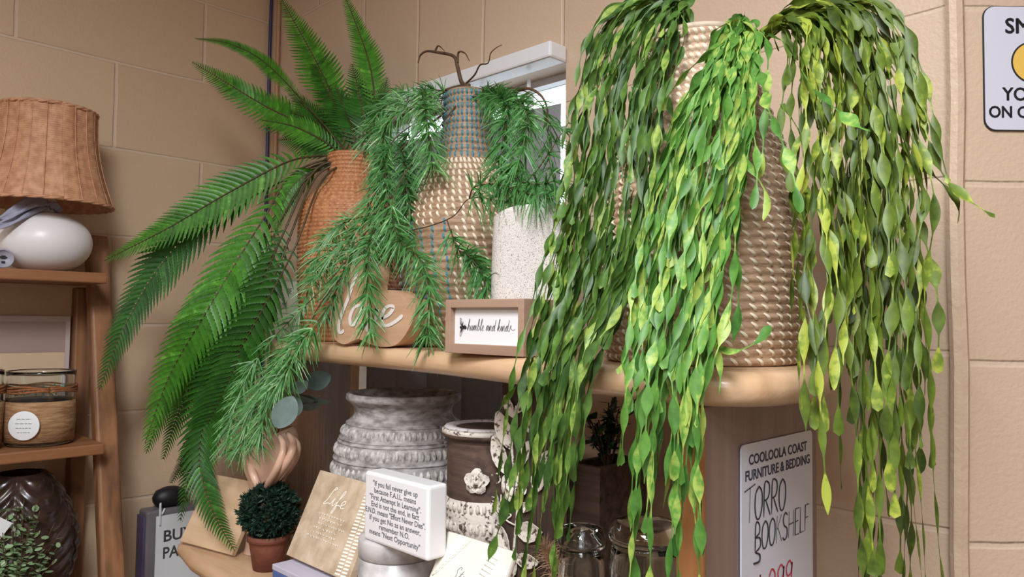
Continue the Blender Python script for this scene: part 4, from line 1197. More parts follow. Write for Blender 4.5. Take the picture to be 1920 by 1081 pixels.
# plaque leaning in a blue box
def lean(name, label, cat, bl, br, tl, Y, z, th, m, bev=.001):
    """thin board leaning back; bl/br/tl are pixels of its lower and upper corners"""
    B = atY(bl[0], bl[1], Y); B.z = z; X1 = atY(br[0], br[1], Y).x
    T = atX(tl[0], tl[1], B.x)
    up = Vector((0, T.y - B.y, T.z - z)); h = up.length; up.normalize()
    w = X1 - B.x
    M4 = frame(B, (1, 0, 0), up)
    M4 = Matrix.Translation((0, 0, th * abs(up.y) + .0005)) @ M4
    t = thing(name, label, cat, ((B.x + X1) / 2, Y, z))
    mb = MB(); mb.box(0, w, 0, h, -th, 0, M4); mb.build('board', m, t, smooth=False, bevel=bev)
    return t, M4, w, h
zbx = atY(520, 1052, .550).z
lf, Mlf, lw, lh = lean('life_plaque', 'pale wooden plaque with white script Life and dotted edge, leaning in the blue box', 'plaque', (536, 1050), (652, 1081), (600, 887), .565, zbx + .0006, .012, wood('pale_plaque_wood', (204, 184, 160), (172, 150, 124), 1, .6))
m_wink = mat('white_ink', (240, 234, 222), rough=.6)
strokes(lf, 'Life', lh * .085, Mlf @ Matrix.Translation((lw * .26, lh * .66, 0)), m_wink, .0014, sx=1.5)
mb = MB()
rr = random.Random(3)
for i, (x0, x1) in enumerate(((.24, .66), (.28, .62), (.28, .68), (.24, .60), (.24, .64), (.20, .66))):
    x = x0
    while x < x1:
        w = rr.uniform(.02, .05)
        pts = [Mlf @ Vector((lw * (x + w * q / 4), lh * (.545 - .052 * i + .012 * math.sin(q * 2.1 + x * 40)), .0006)) for q in range(5)]
        mb.tube(pts, .00042, 4)
        x += w + .018
mb.build('small_lettering', m_wink, lf)
mb = MB()
for i in range(26):
    for k in range(2):
        y = .02 + .96 * i / 26
        x = .80 + .085 * k
        mb.prism([(lw * x, lh * y), (lw * (x + .07), lh * (y + .006)), (lw * (x + .07), lh * (y + .026)), (lw * x, lh * (y + .018))], .0002, .0006, Mlf)
mb.build('dotted_border', m_wink, lf, smooth=False)
q0, q1 = atY(511, 1060, .540), atY(655, 1080, .540)
bb = thing('blue_box', 'blue box with pale lid holding the Life plaque', 'box', ((q0.x + q1.x) / 2, .57, ZL))
mb = MB(); mb.box(q0.x, q1.x, .540, .592, ZL, zbx - .008); mb.build('box_body', mat('blue_card', (84, 108, 166), (74, 96, 152), .5, 30), bb, smooth=False, bevel=.001)
mb = MB(); mb.box(q0.x - .0005, q1.x + .0005, .5395, .5925, zbx - .0078, zbx); mb.build('lid', mat('pale_lilac_card', (188, 184, 200), rough=.5), bb, smooth=False, bevel=.001)

# small plaque at the left end
A_ = atZ(337, 1014, ZL + .0052); B_ = atZ(434, 1040, ZL + .0052)
xd = (B_ - A_); pw = xd.length; xd.normalize()
pd = Vector((-xd.y, xd.x, 0))
Mlp = frame(A_, xd, UP * math.cos(.5) + pd * math.sin(.5))
lp = thing('small_plaque', 'small pale wooden plaque leaning at the shelf end behind the fern tip', 'plaque', tuple((A_ + B_) / 2))
mb = MB(); mb.box(0, pw, 0, .125, -.009, 0, Mlp); mb.build('board', wood('light_plaque_wood', (208, 178, 146), (188, 156, 122), 0, .6), lp, smooth=False, bevel=.001)

# strength card
T_ = atY(838, 993, .60)
Bq = atX(803, 1081, T_.x)
dv = (T_ - Bq).normalized()
Bz = T_ + dv * ((ZL + .0006 - T_.z) / dv.z)
Rq = atY(966, 1030, .60)
sc = thing('strength_card', 'cream embossed card with script Strength leaning in front of the brown pot', 'plaque', ((T_.x + Rq.x) / 2, Bz.y, ZL))
Ms_ = frame((T_.x, Bz.y, ZL + .0006), (1, 0, 0), dv)
sw2 = Rq.x - T_.x; sh2 = (T_ - Bz).length
mb = MB(); mb.box(0, sw2, 0, sh2, -.009, 0, Ms_); mb.build('board', mat('cream_board', (226, 222, 210), (220, 215, 202), .5, 20), sc, smooth=False, bevel=.003)
m_relief = mat('cream_relief', (224, 219, 206), rough=.5)
for f in range(2):
    mb = MB()
    for i in range(10):
        x0 = (.05 + .03 * i) if f == 0 else (.62 + .03 * i * .3); y0 = (.70 + .026 * i) if f == 0 else (.66 + .03 * i)
        a = .9 if f == 0 else -.15
        pts = [Vector((sw2 * (x0 + .13 * q / 3 * math.cos(a)), sh2 * (y0 + .07 * q / 3 * math.sin(a)), .0003)) for q in range(4)]
        mb.tube([Ms_ @ p for p in pts], .0009, 5)
    mb.build('embossed_leaf', m_relief, sc)
strokes(sc, 'Strength', .0072, Ms_ @ Matrix.Translation((sw2 * .30, sh2 - .050, 0)), m_grey_ink, .0006, sx=sw2 * .52 / (7.1 * .0072), slant=.35)

# potted shrub
TY = .612
tc_ = base_at(514, TY, ZL)
kT = depth(Vector((tc_.x, tc_.y, 1.25))) / F
zrim = atY(514, 1004, TY).z
ps = thing('potted_shrub', 'dark green bushy shrub in a terracotta pot in front of the hand vase', 'potted plant', tuple(tc_))
mb = MB(); mb.lathe(tc_, [(27 * kT, ZL), (34 * kT, ZL + (zrim - ZL) * .7), (36 * kT, zrim - .01), (39 * kT, zrim - .009), (39 * kT, zrim), (33 * kT, zrim), (30 * kT, zrim - .008), (.003, zrim - .01)], 40)
mb.build('pot', mat('terracotta', (124, 72, 54), (104, 58, 44), .8, 40, .3, 200), ps)
cb_ = atY(515, 962, TY); cb_.x = tc_.x; cb_.y = TY
mb = MB()
for k in range(1000):
    v = Vector((random.gauss(0, 1), random.gauss(0, 1), random.gauss(.15, 1))).normalized()
    r = random.uniform(.45, 1.0) ** .7
    p = cb_ + Vector((v.x * 56 * kT * r, v.y * 54 * kT * r, v.z * 50 * kT * r))
    if p.z < zrim - .004: continue
    for j in range(9):
        d = (v * .7 + Vector((random.gauss(0, .6), random.gauss(0, .6), random.gauss(.2, .6)))).normalized()
        s_ = d.cross(Vector((random.random(), random.random(), random.random()))).normalized()
        l = random.uniform(.006, .011); w = .0014
        mb.add([p - s_ * w * .5, p + d * l * .5 + s_ * w, p + d * l, p + d * l * .5 - s_ * w, p + s_ * w * .5], [(0, 4, 1, 2, 3)], min(1, max(0, random.gauss(.4, .25))))
mb.build('foliage', leaf_mat('blue_green_shrub', (18, 40, 32), (34, 66, 48), (56, 92, 60), .6, .1), ps)
mb = MB(); mb.lathe(tc_, [(.004, zrim - .012), (.0045, zrim + .03), (.002, zrim + .05)], 8); mb.build('stem', m_twig, ps)

# hands vase
HV = .642
m_hand = mat('pale_clay', (222, 184, 160), (214, 174, 150), .4, 20, coat=.15)
hvc = base_at(482, HV, ZL)
hv = thing('hands_vase', 'pale pink vase sculpted as two raised cupped hands behind the potted shrub', 'vase', tuple(hvc))
rows_ = [(1036, 484, 27), (1020, 485, 24), (980, 488, 22), (950, 491, 22), (925, 495, 25), (900, 500, 34), (875, 506, 43), (850, 511, 48), (830, 513, 46), (815, 514, 42), (808, 514, 36)]
cps = smooth_pts([Vector((a[1], a[2], a[0])) for a in rows_], 5)
vs = []; fs = []; NS = 40
for i, c in enumerate(cps):
    p = atY(c.x, c.z, HV); k = depth(p) / F; z = max(p.z, ZL) if i else ZL
    up_ = max(0, min(1, (930 - c.z) / 100))
    for q in range(NS):
        a = 2 * math.pi * q / NS
        ca, sa = math.cos(a), math.sin(a)
        rx = c.y * k; ry = rx * (1 - .38 * up_)
        # heart-like split between the two hands: pinch in the viewing direction and dip at the top
        pinch = 1 - .22 * up_ * abs(sa) ** 6
        off = RIGHT * (rx * ca) + Vector((RIGHT.y, -RIGHT.x, 0)) * (-ry * sa * pinch)
        dip = .016 * up_ ** 3 * (abs(ca) ** .8) - .007 * up_ ** 4
        vs.append(Vector((p.x, HV, z)) + off + Vector((0, 0, dip)))
    if i:
        for q in range(NS):
            q2 = (q + 1) % NS; b = (i - 1) * NS
            fs.append((b + q, b + q2, b + NS + q2, b + NS + q))
fs.append(tuple(range(NS))[::-1]); fs.append(tuple(range((len(cps) - 1) * NS, len(cps) * NS)))
mb = MB(); mb.add(vs, fs); mb.build('hands', m_hand, hv)
def finger(path, r):
    pts = smooth_pts([atY(x, y, Y) for x, y, Y in path], 6); n = len(pts)
    mb = MB(); mb.tube(pts, [r * (.55 + .45 * math.sin(math.pi * min(1, .12 + .86 * i / (n - 1)))) for i in range(n)], 12)
    mb.build('finger', m_hand, hv)
finger([(496, 922, 0.625), (518, 895, 0.615), (540, 862, 0.613), (550, 832, 0.623), (540, 812, 0.635)], 0.0066)
finger([(494, 926, 0.623), (506, 902, 0.607), (522, 872, 0.603), (532, 838, 0.611), (524, 816, 0.623)], 0.0063)
finger([(500, 918, 0.635), (532, 890, 0.635), (554, 858, 0.639), (558, 834, 0.645), (550, 818, 0.651)], 0.0059)
finger([(492, 926, 0.623), (480, 902, 0.609), (470, 872, 0.609), (470, 840, 0.617), (482, 818, 0.629)], 0.0065)
finger([(488, 924, 0.631), (470, 896, 0.627), (461, 866, 0.631), (463, 838, 0.639), (474, 818, 0.643)], 0.0060)

# eucalyptus sprig in the hands vase
m_euc = leaf_mat('eucalyptus_grey', (84, 104, 100), (128, 148, 144), (160, 176, 172), .5, .2, 60)
eu = thing('eucalyptus_sprig', 'grey-green round-leaved eucalyptus sprig standing in the hands vase', 'plant', tuple(atY(512, 812, HV)))
def roundleaf(px, py, Y, lpx, wpx, ang, tilt, tone):
    p = atY(px, py, Y); k = depth(p) / F
    M4 = Matrix.Translation(p) @ (Rc.to_4x4() @ Matrix.Rotation(math.radians(ang), 4, 'Z') @ Matrix.Rotation(math.radians(tilt), 4, 'X'))
    vs = []; fs = []
    for q in range(13):
        v = q / 12; w = wpx * k / 2 * math.sin(math.pi * min(1, .02 + .97 * v)) ** .6
        x = (v - .5) * lpx * k
        vs += [Vector((x, w, .003 * math.sin(math.pi * v))), Vector((x, 0, -.001)), Vector((x, -w, .003 * math.sin(math.pi * v)))]
        if q:
            b = 3 * (q - 1); fs += [(b, b + 3, b + 4, b + 1), (b + 1, b + 4, b + 5, b + 2)]
    mb = MB(); mb.add([M4 @ v for v in vs], fs, tone); mb.build('leaf', m_euc, eu)
for a in ((534, 772, .575, 66, 46, 62, 15, .7), (596, 712, .67, 52, 38, 20, 15, .2), (560, 724, .62, 38, 28, 30, 30, .5), (590, 746, .66, 62, 36, -12, 60, .65), (562, 744, .64, 56, 34, -15, 56, .45), (578, 760, .66, 50, 30, 10, 56, .3), (552, 764, .62, 40, 30, 70, 30, .35)):
    roundleaf(*a)
for pl in ([(512, 830, 0.645), (530, 790, 0.640), (556, 750, 0.660), (585, 715, 0.670)], [(512, 830, 0.645), (518, 790, 0.635), (522, 745, 0.640)], [(540, 775, 0.650), (570, 756, 0.665), (600, 742, 0.670)]):
    mb = MB(); mb.tube(smooth_pts(P3(pl), 6), .0011, 6); mb.build('stem', m_twig, eu)

# dark wooden planter box with a small leafy plant, behind the jars
QY = .745
qa, qb = atY(1062, 920, QY), atY(1124, 920, QY)
qz = atY(1095, 872, QY).z
pb_ = thing('planter_box', 'dark rustic wooden planter box at the back of the lower shelf', 'planter', ((qa.x + qb.x) / 2, QY + .05, ZL))
qd = .10
for (x0, x1, y0, y1, nm) in ((qa.x, qb.x, QY, QY + .008, 'side'), (qa.x, qb.x, QY + qd - .008, QY + qd, 'side'), (qa.x, qa.x + .008, QY + .008, QY + qd - .008, 'side'), (qb.x - .008, qb.x, QY + .008, QY + qd - .008, 'side')):
    mb = MB(); mb.box(x0, x1, y0, y1, ZL, qz); mb.build(nm, m_dkw, pb_, smooth=False, bevel=.001)
mb = MB(); mb.box(qa.x + .008, qb.x - .008, QY + .008, QY + qd - .008, ZL, qz - .02); mb.build('soil', m_twig, pb_, smooth=False)
lpn = thing('leafy_plant', 'small glossy dark green plant growing in the wooden planter box', 'plant', ((qa.x + qb.x) / 2, QY + .05, qz - .02))
m_dkl = leaf_mat('glossy_dark_leaf', (22, 48, 28), (44, 84, 44), (74, 120, 62), .3, .1)
qc = Vector(((qa.x + qb.x) / 2, QY + .05, qz - .02))
mb = MB()
st_ = MB()
for k in range(16):
    a = random.uniform(0, 6.28); rr_ = random.uniform(.01, .055); hh = random.uniform(.03, .125)
    tip = qc + Vector((math.cos(a) * rr_ * .8, math.sin(a) * rr_, hh))
    tip.y = min(tip.y, QY + .11)
    sp_ = smooth_pts([qc, qc.lerp(tip, .5) + UP * .012, tip], 5)
    st_.tube(sp_, .0009, 5)
    for j in range(10):
        p = sp_[3 + j * (len(sp_) - 4) // 10]
        d = Vector((random.gauss(0, 1), random.gauss(0, 1), random.gauss(.5, .5))).normalized()
        s_ = d.cross(Vector((.2, .3, .9))).normalized(); l = random.uniform(.013, .024); w = l * .26
        mb.add([p, p + d * l * .35 + s_ * w, p + d * l, p + d * l * .35 - s_ * w, p + d * l * .4 - UP * .001], [(0, 1, 4), (1, 2, 4), (2, 3, 4), (3, 0, 4)], min(1, max(0, random.gauss(.45, .25))))
mb.build('foliage', m_dkl, lpn, smooth=False); st_.build('stem', m_twig, lpn)

# glass jars
def jar(px, Y, hw, ytop, label, hk):
    c = base_at(px, Y, ZL); k = depth(Vector((c.x, Y, 1.4))) / F
    R = hw * k; zt = atY(px, ytop, Y).z
    t = thing('glass_jar', label, 'jar', tuple(c), 'glass jars on the lower shelf')
    zs = zt - .022
    pr = [(R * .9, ZL), (R, ZL + .006), (R, zs - .03), (R * 1.03, zs - .026), (R * .99, zs - .021), (R * 1.02, zs - .016), (R * .97, zs - .010), (R * .94, zs - .004), (R * .94, zs)]
    inn = [(R * .94 - .003, zs), (R * .93 - .003, zs - .012), (R - .0035, zs - .034), (R - .0035, ZL + .010), (R * .85, ZL + .005)]
    mb = MB(); mb.lathe(c, pr + inn, 56); mb.build('jar_body', m_glass, t)
    mb = MB(); mb.lathe(c, [(R * .88, zs - .006), (R * .88, zs + .0006), (R * 1.02, zs + .001), (R * 1.04, zs + .006), (R * 1.02, zs + .010), (R * .9, zt - .004), (R * .6, zt - .001), (R * .25, zt)], 56); mb.build('lid', m_glass, t)
jar(1094, .635, 44, 984, 'narrower clear glass jar on the left of the pair under the trailing leaves', 1)
jar(1216, .650, 70, 972, 'wide clear glass jar with lid beside the bookcase end panel', 1)
# pampas plume
pg = thing('pampas_plume', 'fluffy beige pampas plume lying low beside the left glass jar', 'dried grass', tuple(base_at(1036, .62, ZL)))
mb = MB(); pst = smooth_pts([base_at(1036, .62, ZL + .0003), atY(1036, 1090, .62), atY(1030, 1050, .62), atY(1022, 1030, .62)], 8); mb.tube(pst, .0012, 6); mb.build('stem', mat('straw', (196, 164, 128), rough=.7), pg)
mb = MB()
for k in range(420):
    i = random.randint(4, len(pst) - 1); p = pst[i]
    d = (Vector((random.gauss(0, .7), random.gauss(0, .7), random.gauss(.9, .5)))).normalized(); l = random.uniform(.012, .03)
    s_ = d.cross(Vector((.3, .8, .1))).normalized() * .00035
    q = p + d * l * .5; r_ = p + d * l - UP * l * .25
    mb.add([p + s_, p - s_, q - s_, q + s_, r_], [(0, 1, 2, 3), (3, 2, 4)])
mb.build('plume', mat('plume_beige', (206, 172, 140), (186, 148, 116), .8, 50), pg)

# ------------------------------------------------------------------ grey box with a paper tag, between the two shelves
ga = Vector((-1.80, .655, 0))
gz = atY(272, 958, .655).z
gb = thing('grey_box', 'tall grey metal box standing in the corner behind the bookcase', 'box', (-1.825, .75, 0))
mb = MB(); mb.box(-1.850, -1.80, .655, .84, 0, gz); mb.build('box_body', mat('grey_metal', (122, 116, 122), (114, 108, 114), .45, 12), gb, smooth=False, bevel=.006, seg=3)
mb = MB(); mb.box(-1.846, -1.804, .6505, .6545, .02, gz - .012); mb.build('side_strip', mat('violet_plastic', (92, 86, 126), (78, 72, 110), .4, 14), gb, smooth=False, bevel=.001)
pq = atX(318, 934, -1.825)
mb = MB(); e_ = MB()
e_.lathe((0, 0), [(.001, 0), (.020, .002), (.026, .010), (.027, .018), (.022, .028), (.010, .033), (.001, .034)], 32)
e_.v = [Vector((-1.825 + v.x * .85, pq.y + v.y * 1.45, gz + v.z * 1.35)) for v in e_.v]
tag(e_.build('dark_pebble', mat('matte_black', (22, 20, 24), rough=.5), loc=(-1.825, pq.y, gz)), 'smooth black rounded object lying on top of the grey box', 'ornament')
t0, t1 = atX(293, 968, -1.797), atX(420, 950, -1.797)
tgz = t0.z
tgt = thing('paper_tag', 'white paper tag with bold grey capitals hanging on a white cord from the grey box', 'tag', (-1.797, (t0.y + t1.y) / 2, tgz - .17))
Mt = frame((-1.7975, t0.y, tgz), (0, 1, 0), UP)
tw_ = t1.y - t0.y
mb = MB(); mb.prism([(0, 0), (0, -.17), (tw_, -.17), (tw_, 0)], 0, .0006, Mt); mb.build('card', m_card, tgt, smooth=False)
m_tagink = mat('dark_grey_ink', (70, 68, 72), rough=.6)
text(tgt, 'BUY NOW', .036, Mt @ Matrix.Translation((.016, -.060, .0007)), m_tagink, align='LEFT', bold=.0007)
text(tgt, 'PAY LATER', .036, Mt @ Matrix.Translation((.016, -.098, .0007)), m_tagink, align='LEFT', bold=.0007, sx=.86)
mb = MB(); mb.tube(smooth_pts([atX(300, 985, -1.796), atX(300, 965, -1.793), atX(301, 968 - 25, -1.794), Vector((-1.797, atX(303, 950, -1.797).y, gz - .01)), Vector((-1.7985, atX(310, 946, -1.797).y, gz + .002))], 6), .0022, 7); mb.build('cord', m_card, tgt)

# ------------------------------------------------------------------ ladder shelf on the left wall
ls = thing('ladder_shelf', 'rustic brown wooden ladder shelf leaning on the left wall', 'shelf', (-1.72, .25, 0))
def xf(z): return -1.797 + (1.82 - z) * .245           # front face of the sloping stile
for (y0, y1) in ((.512, .556), (-.16, -.116)):
    mb = MB()
    vs = [];
    for z in (0, 1.815):
        vs += [(xf(z) - .034, y0, z), (xf(z), y0, z), (xf(z), y1, z), (xf(z) - .034, y1, z)]
    mb.add(vs, [(0, 3, 2, 1), (4, 5, 6, 7), (0, 1, 5, 4), (1, 2, 6, 5), (2, 3, 7, 6), (3, 0, 4, 7)])
    mb.build('stile', m_ladder, ls, smooth=False, bevel=.007, seg=3)
    mb = MB(); mb.box(-1.848, -1.815, y0 - .012, y0 + .02, 0, 1.70); mb.build('rear_leg', m_ladder, ls, smooth=False, bevel=.004)
Z1, Z2, Z3 = 1.727, 1.388, 1.07
for z, xfr in ((Z1, -1.655), (Z2, -1.635), (Z3, -1.60), (.70, -1.56), (.33, -1.52)):
    mb = MB(); mb.box(-1.846, xfr, -.114, .5115, z - .022, z - .0007); mb.build('shelf', m_ladsh, ls, smooth=False, bevel=.003)

# lamp
LX, LYy = -1.728, atX(84, 450, -1.728).y
kL = depth(Vector((LX, LYy, 1.8))) / F
lm = thing('table_lamp', 'white round ceramic lamp with a wicker shade on the upper ladder shelf', 'lamp', (LX, LYy, Z1))
zb = atX(84, 399, LX).z
hB = zb - Z1; RB = 79 * kL
pr = []
for i in range(22):
    a = -math.pi / 2 + .30 + (math.pi - .55) * i / 21
    pr.append((RB * abs(math.cos(a)) ** .86, 0, math.sin(a)))
s0, s1 = pr[0][2], pr[-1][2]
pr = [(r, Z1 + (s - s0) / (s1 - s0) * hB) for r, _, s in pr]
mb = MB(); mb.lathe((LX, LYy), pr, 56); mb.build('base', m_white, lm)
zs0, zs1 = atX(84, 383, LX).z, atX(84, 207, LX).z
mb = MB(); mb.lathe((LX, LYy), [(.017, zb - .002), (.017, zb + .03), (.012, zb + .032), (.012, zs0 + .06)], 24); mb.build('neck', m_paint, lm)
m2 = MB()
R1, R2 = 112 * kL, 80 * kL
NR = 44
prof = []
for i in range(NR * 3 + 1):
    t = i / (NR * 3)
    r = R1 + (R2 - R1) * t - .010 * math.sin(math.pi * t) + .0009 * math.sin(2 * math.pi * i / 3)
    prof.append((r, zs0 + (zs1 - zs0) * t))
inn = [(r - .004, z) for r, z in prof[::-6]]
m2.lathe((LX, LYy), prof + inn, 96, False, lambda a, z: .0011 * math.sin(a * 34) + .0016 * math.sin(a * 9 + 1))
m2.build('lamp_shade', m_wicker, lm)
for z, r in ((zs0, R1), (zs1, R2)):
    mb = MB()
    for ph in (0, math.pi):
        mb.tube([(LX + (r + .0012 * math.cos(a * 1.2 + ph)) * math.cos(a * math.pi / 40), LYy + (r + .0012 * math.cos(a * 1.2 + ph)) * math.sin(a * math.pi / 40), z + .0016 * math.sin(a * 1.2 + ph)) for a in range(81)], .0026, 6)
    mb.build('braid', m_wicker, lm)
mb = MB()
for k in range(22):
    a = 2 * math.pi * k / 22
    pts = [(LX + (prof[i][0] + .0012) * math.cos(a), LYy + (prof[i][0] + .0012) * math.sin(a), prof[i][1]) for i in range(0, len(prof), 6)]
    mb.tube(pts, .0011, 5)
mb.build('ribs', m_wicker, lm)
m_cloth = mat('grey_lilac_cloth', (168, 168, 188), (146, 146, 168), .85, 30, .3, 200)
mb = MB()
mb.tube([(LX + .021 * math.cos(a * math.pi / 14), LYy + .021 * math.sin(a * math.pi / 14), zb + .012 + .003 * math.sin(a)) for a in range(29)], .0085, 8)
mb.build('ribbon_band', m_cloth, lm)
def fold(pts, w):
    P = smooth_pts([atX(x, y, X) for x, y, X in pts], 6); n = len(P); vs = []; fs = []
    for i, p in enumerate(P):
        d = (P[min(n - 1, i + 1)] - P[max(0, i - 1)]).normalized(); s_ = d.cross(Rc @ Vector((0, 0, 1))).normalized(); f = Rc @ Vector((0, 0, 1))
        ww = w * (.55 + .45 * math.sin(math.pi * i / (n - 1)))
        for q in range(7):
            u = q / 6 - .5
            vs.append(p + s_ * ww * 2 * u + f * .006 * math.cos(u * 9 + i * .3))
        if i:
            for q in range(6):
                b = (i - 1) * 7 + q; fs.append((b, b + 1, b + 8, b + 7))
    mb = MB(); mb.add(vs, fs); o = mb.build('ribbon_tail', m_cloth, lm); sm = o.modifiers.new('thick', 'SOLIDIFY'); sm.thickness = .003
fold([(90, 378, -1.700), (62, 378, -1.680), (30, 394, -1.672), (0, 410, -1.672)], .012)
fold([(84, 385, -1.698), (50, 398, -1.676), (20, 414, -1.668), (-14, 425, -1.668)], .010)

# little round tin, candle jars, picture frame
tX = -1.675
pt_ = atX(6, 490, tX)
rT = 17 * kL
Mtn = frame((tX, pt_.y, Z1 + rT), (0, 1, 0), UP)
rt2 = thing('round_tin', 'small round grey tin standing on edge beside the white lamp', 'tin', (tX, pt_.y, Z1))
mb = MB(); mb.lathe((0, 0), [(rT * .9, -.014), (rT, -.012), (rT, .0), (rT * .86, .002), (rT * .84, -.001), (.001, -.001)], 32, True, None, Mtn); mb.build('tin_body', mat('grey_tin', (158, 156, 170), rough=.5), rt2)
mb = MB(); mb.box(-.0035, .0035, -.001, .0055, -.0005, .0004, Mtn); mb.box(-.006, .006, .0005, .0035, -.0005, .0006, Mtn); mb.box(-.003, .003, -.009, -.005, -.0005, .0004, Mtn); mb.build('mark', m_black, rt2, smooth=False)

m_jute = mat('jute_wrap', (176, 138, 100), (140, 102, 70), .8, 40, .6, 160, (1, 1, 6))
m_twine = mat('twine', (152, 96, 56), (120, 72, 40), .85, 200)
def candle_jar(px, hw, label, first=False):
    X = -1.715
    c = atX(px, 760, X); c = Vector((X, c.y, Z2)); k = depth(Vector((c.x, c.y, 1.45))) / F
    R = hw * k; zt = atX(px, 694, X).z
    t = thing('candle_jar', label, 'candle jar', tuple(c), 'decorated candle jars on the ladder shelf')
    mb = MB(); mb.lathe(c, [(R * .9, Z2), (R * .98, Z2 + .004), (R, zt - .004), (R * 1.01, zt), (R * .97, zt), (R * .95, zt - .01), (R * .93, Z2 + .008), (R * .8, Z2 + .006)], 48); mb.build('jar_body', m_glass, t)
    h = zt - Z2
    mb = MB()
    def wrap(a, z): return .0012 * math.sin(z * 900 + 3 * a) 
    mb.lathe(c, [(R * 1.012, Z2 + h * .06), (R * 1.03, Z2 + h * .3), (R * 1.03, Z2 + h * .5), (R * 1.012, Z2 + h * .60)], 60, False, wrap); o = mb.build('jute_wrap', m_jute, t); sm = o.modifiers.new('thick', 'SOLIDIFY'); sm.thickness = .0015
    mb = MB()
    for j in range(3):
        mb.tube([(c.x + (R * 1.03 + .001 * math.sin(a * 2)) * math.cos(a * math.pi / 20), c.y + (R * 1.03 + .001 * math.sin(a * 2)) * math.sin(a * math.pi / 20), Z2 + h * (.73 + .03 * j) + .002 * math.sin(a * .7 + j)) for a in range(41)], .0022, 6)
    mb.build('twine', m_twine, t)
    mb = MB(); mb.lathe(c, [(R * .90, Z2 + .009), (R * .90, Z2 + h * .60), (.002, Z2 + h * .62)], 32); mb.build('wax', mat('dark_wax', (44, 40, 44), rough=.5) if first else bpy.data.materials['dark_wax'], t)
    mb = MB()
    for j in range(70):
        a = random.uniform(0, 6.28); r = R * .8 * math.sqrt(random.random())
        p = Vector((c.x + r * math.cos(a), c.y + r * math.sin(a), Z2 + h * .64 + random.uniform(0, .016)))
        d = Vector((random.gauss(0, 1), random.gauss(0, 1), 1.2)).normalized(); s_ = d.cross(Vector((.4, .3, .2))).normalized(); l = random.uniform(.005, .011)
        mb.add([p, p + d * l * .5 + s_ * l * .35, p + d * l, p + d * l * .5 - s_ * l * .35], [(0, 1, 2, 3)], random.random())
    mb.build('moss', leaf_mat('teal_moss', (50, 110, 96), (96, 160, 140), (130, 190, 170), .7, .1) if first else bpy.data.materials['teal_moss'], t)
    nrm_ = Vector((.80, -.60, 0)); nrm_.normalize()
    Mc = frame(c + nrm_ * (R * 1.06) + UP * h * .30, Vector((-nrm_.y, nrm_.x, 0)), UP)
    mb = MB(); mb.lathe((0, 0), [(R * .46, 0), (R * .46, .0016), (R * .44, .002), (.001, .002)], 36, True, None, Mc); lb = mb.build('label', m_card, t)
    mb = MB()
    for j in range(4):
        y = R * (.20 - .14 * j); w = R * (.26 - .04 * abs(j - 1.2))
        x = -w
        while x < w:
            ll = random.uniform(.003, .007); mb.box(x, min(w, x + ll), y, y + .0011, .0021, .0024, Mc); x += ll + .0016
    mb.build('print', m_grey_ink, lb, smooth=False)
    return t
candle_jar(76, 57, 'glass candle jar wrapped in jute with a round white label below the lamp', True)
candle_jar(-62, 57, 'second jute-wrapped candle jar, cut by the left picture edge')
pf_ = thing('picture_frame', 'white-edged picture board standing against the wall behind the candle jar', 'picture', (-1.838, .36, Z2))
f0 = min(.497, atX(150, 700, -1.836).y)
f1 = f0 - .26
zf1 = atX(100, 592, -1.836).z
mb = MB(); mb.box(-1.845, -1.836, f1, f0, Z2, zf1); mb.build('frame', mat('mauve_white_frame', (188, 170, 166), rough=.5), pf_, smooth=False, bevel=.001)
zm = atX(80, 660, -1.836).z
mb = MB(); mb.box(-1.8362, -1.8352, f1 + .014, f0 - .010, zm, zf1 - .012); mb.build('upper_panel', mat('mauve_panel', (160, 138, 130), rough=.6), pf_, smooth=False)
mb = MB(); mb.box(-1.8362, -1.8352, f1 + .014, f0 - .010, Z2 + .012, zm - .0005); mb.build('lower_panel', mat('cream_panel', (206, 178, 148), rough=.6), pf_, smooth=False)

# dark carved vase and pale plant on the third ladder shelf
VX = -1.715
vc = Vector((VX, atX(34, 990, VX).y, Z3)); kV = depth(Vector((VX, vc.y, 1.2))) / F
RV = 100 * kV; zv = atX(34, 886, VX).z
dvz = thing('carved_urn', 'round dark brown carved vase with feather-like grooves on the low ladder shelf', 'vase', tuple(vc))
pr = []
for i in range(30):
    t = i / 29
    pr.append((RV * max(.30, math.sin(math.pi * (.12 + .80 * t)) ** .6), Z3 + (zv - Z3) * t))
def groove(a, z):
    t = (z - Z3) / (zv - Z3)
    w = math.sin(a * 2.5 + .8)
    return .0022 * math.sin(58 * t + 9 * abs(w)) * (1 if 0 < t < .97 else 0) - .005 * math.exp(-((w) / .09) ** 2)
pr2 = [(at_prof(pr, Z3 + (zv - Z3) * i / 90), Z3 + (zv - Z3) * i / 90) for i in range(91)]
mb = MB(); mb.lathe(vc, pr2 + [(pr2[-1][0] - .006, zv), (pr2[-1][0] - .012, zv - .03), (.01, zv - .06)], 128, True, groove)
mb.build('urn_body', mat('dark_carved_wood', (66, 46, 38), (34, 24, 22), .3, 30, .2, 80, coat=.3), dvz)
EX = -1.625
ec = Vector((EX, atX(30, 1060, EX).y, Z3))
ep = thing('pale_plant', 'pale green small-leaved plant in a grey pot in front of the dark carved vase', 'potted plant', tuple(ec))
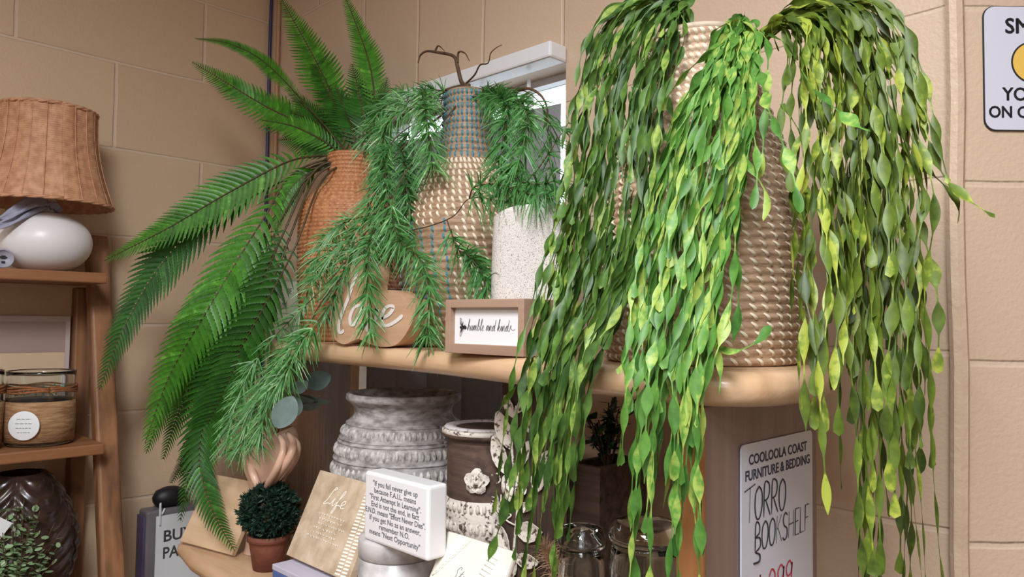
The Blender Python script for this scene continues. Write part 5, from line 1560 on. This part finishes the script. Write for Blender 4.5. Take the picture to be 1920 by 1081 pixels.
mb = MB(); mb.lathe(ec, [(.022, Z3), (.030, Z3 + .04), (.028, Z3 + .04), (.024, Z3 + .034), (.002, Z3 + .034)], 32); mb.build('pot', mat('grey_pot', (150, 146, 140), rough=.7), ep)
m_pale = leaf_mat('pale_leaf', (122, 154, 108), (170, 198, 152), (198, 218, 180), .5, .25)
fo = MB(); sp = MB()
zt_ = atX(60, 968, EX).z
for k in range(80):
    a = random.uniform(0, 6.28); rr_ = random.uniform(.005, .066)
    tip = ec + Vector((math.cos(a) * rr_ * .6, math.sin(a) * rr_ * 1.25, (zt_ - Z3) * (1.22 - .34 * (rr_ / .066) ** 2) * random.uniform(.62, 1.0)))
    if tip.x < -1.66: tip.x = -1.66
    sp_ = smooth_pts([ec + UP * .036, ec.lerp(tip, .5) + UP * .02, tip], 6); sp.tube(sp_, .0007, 4)
    for j in range(11):
        p = sp_[2 + j * (len(sp_) - 3) // 11]
        d = Vector((random.gauss(.3, 1), random.gauss(0, 1), random.gauss(.4, .5))).normalized(); s_ = d.cross(Vector((.2, .3, .9))).normalized(); l = random.uniform(.009, .016); w = l * .38
        vs = [p] + [p + d * l * (.5 + .5 * math.sin(q)) * 1 + s_ * w * math.cos(q) for q in (-.9, -.2, .5, 1.57, 2.64, 3.34, 4.04)]
        fo.add(vs, [tuple(range(8))], min(1, max(0, random.gauss(.5, .22))))
fo.build('foliage', m_pale, ep, smooth=False); sp.build('stem', m_twig, ep)
cdX = -1.612
cdp = atX(-8, 985, cdX)
Mcd = Matrix.Translation((cdX, cdp.y - .012, cdp.z)) @ frame((0, 0, 0), (0, 1, 0), UP) @ Matrix.Rotation(-.62, 4, 'Z')
mb = MB(); mb.box(-.03, .03, -.022, .022, 0, .0012, Mcd)
pk = thing('plant_pick', 'white card corner on a stick showing at the left edge above the pale plant', 'card', (cdX, cdp.y - .012, Z3))
mb.build('card', m_card, pk, smooth=False)
mb = MB(); mb.tube([(cdX - .001, cdp.y - .012, Z3 + .0002), (cdX - .001, cdp.y - .012, cdp.z)], .0012, 6); mb.build('stick', m_ladsh, pk)
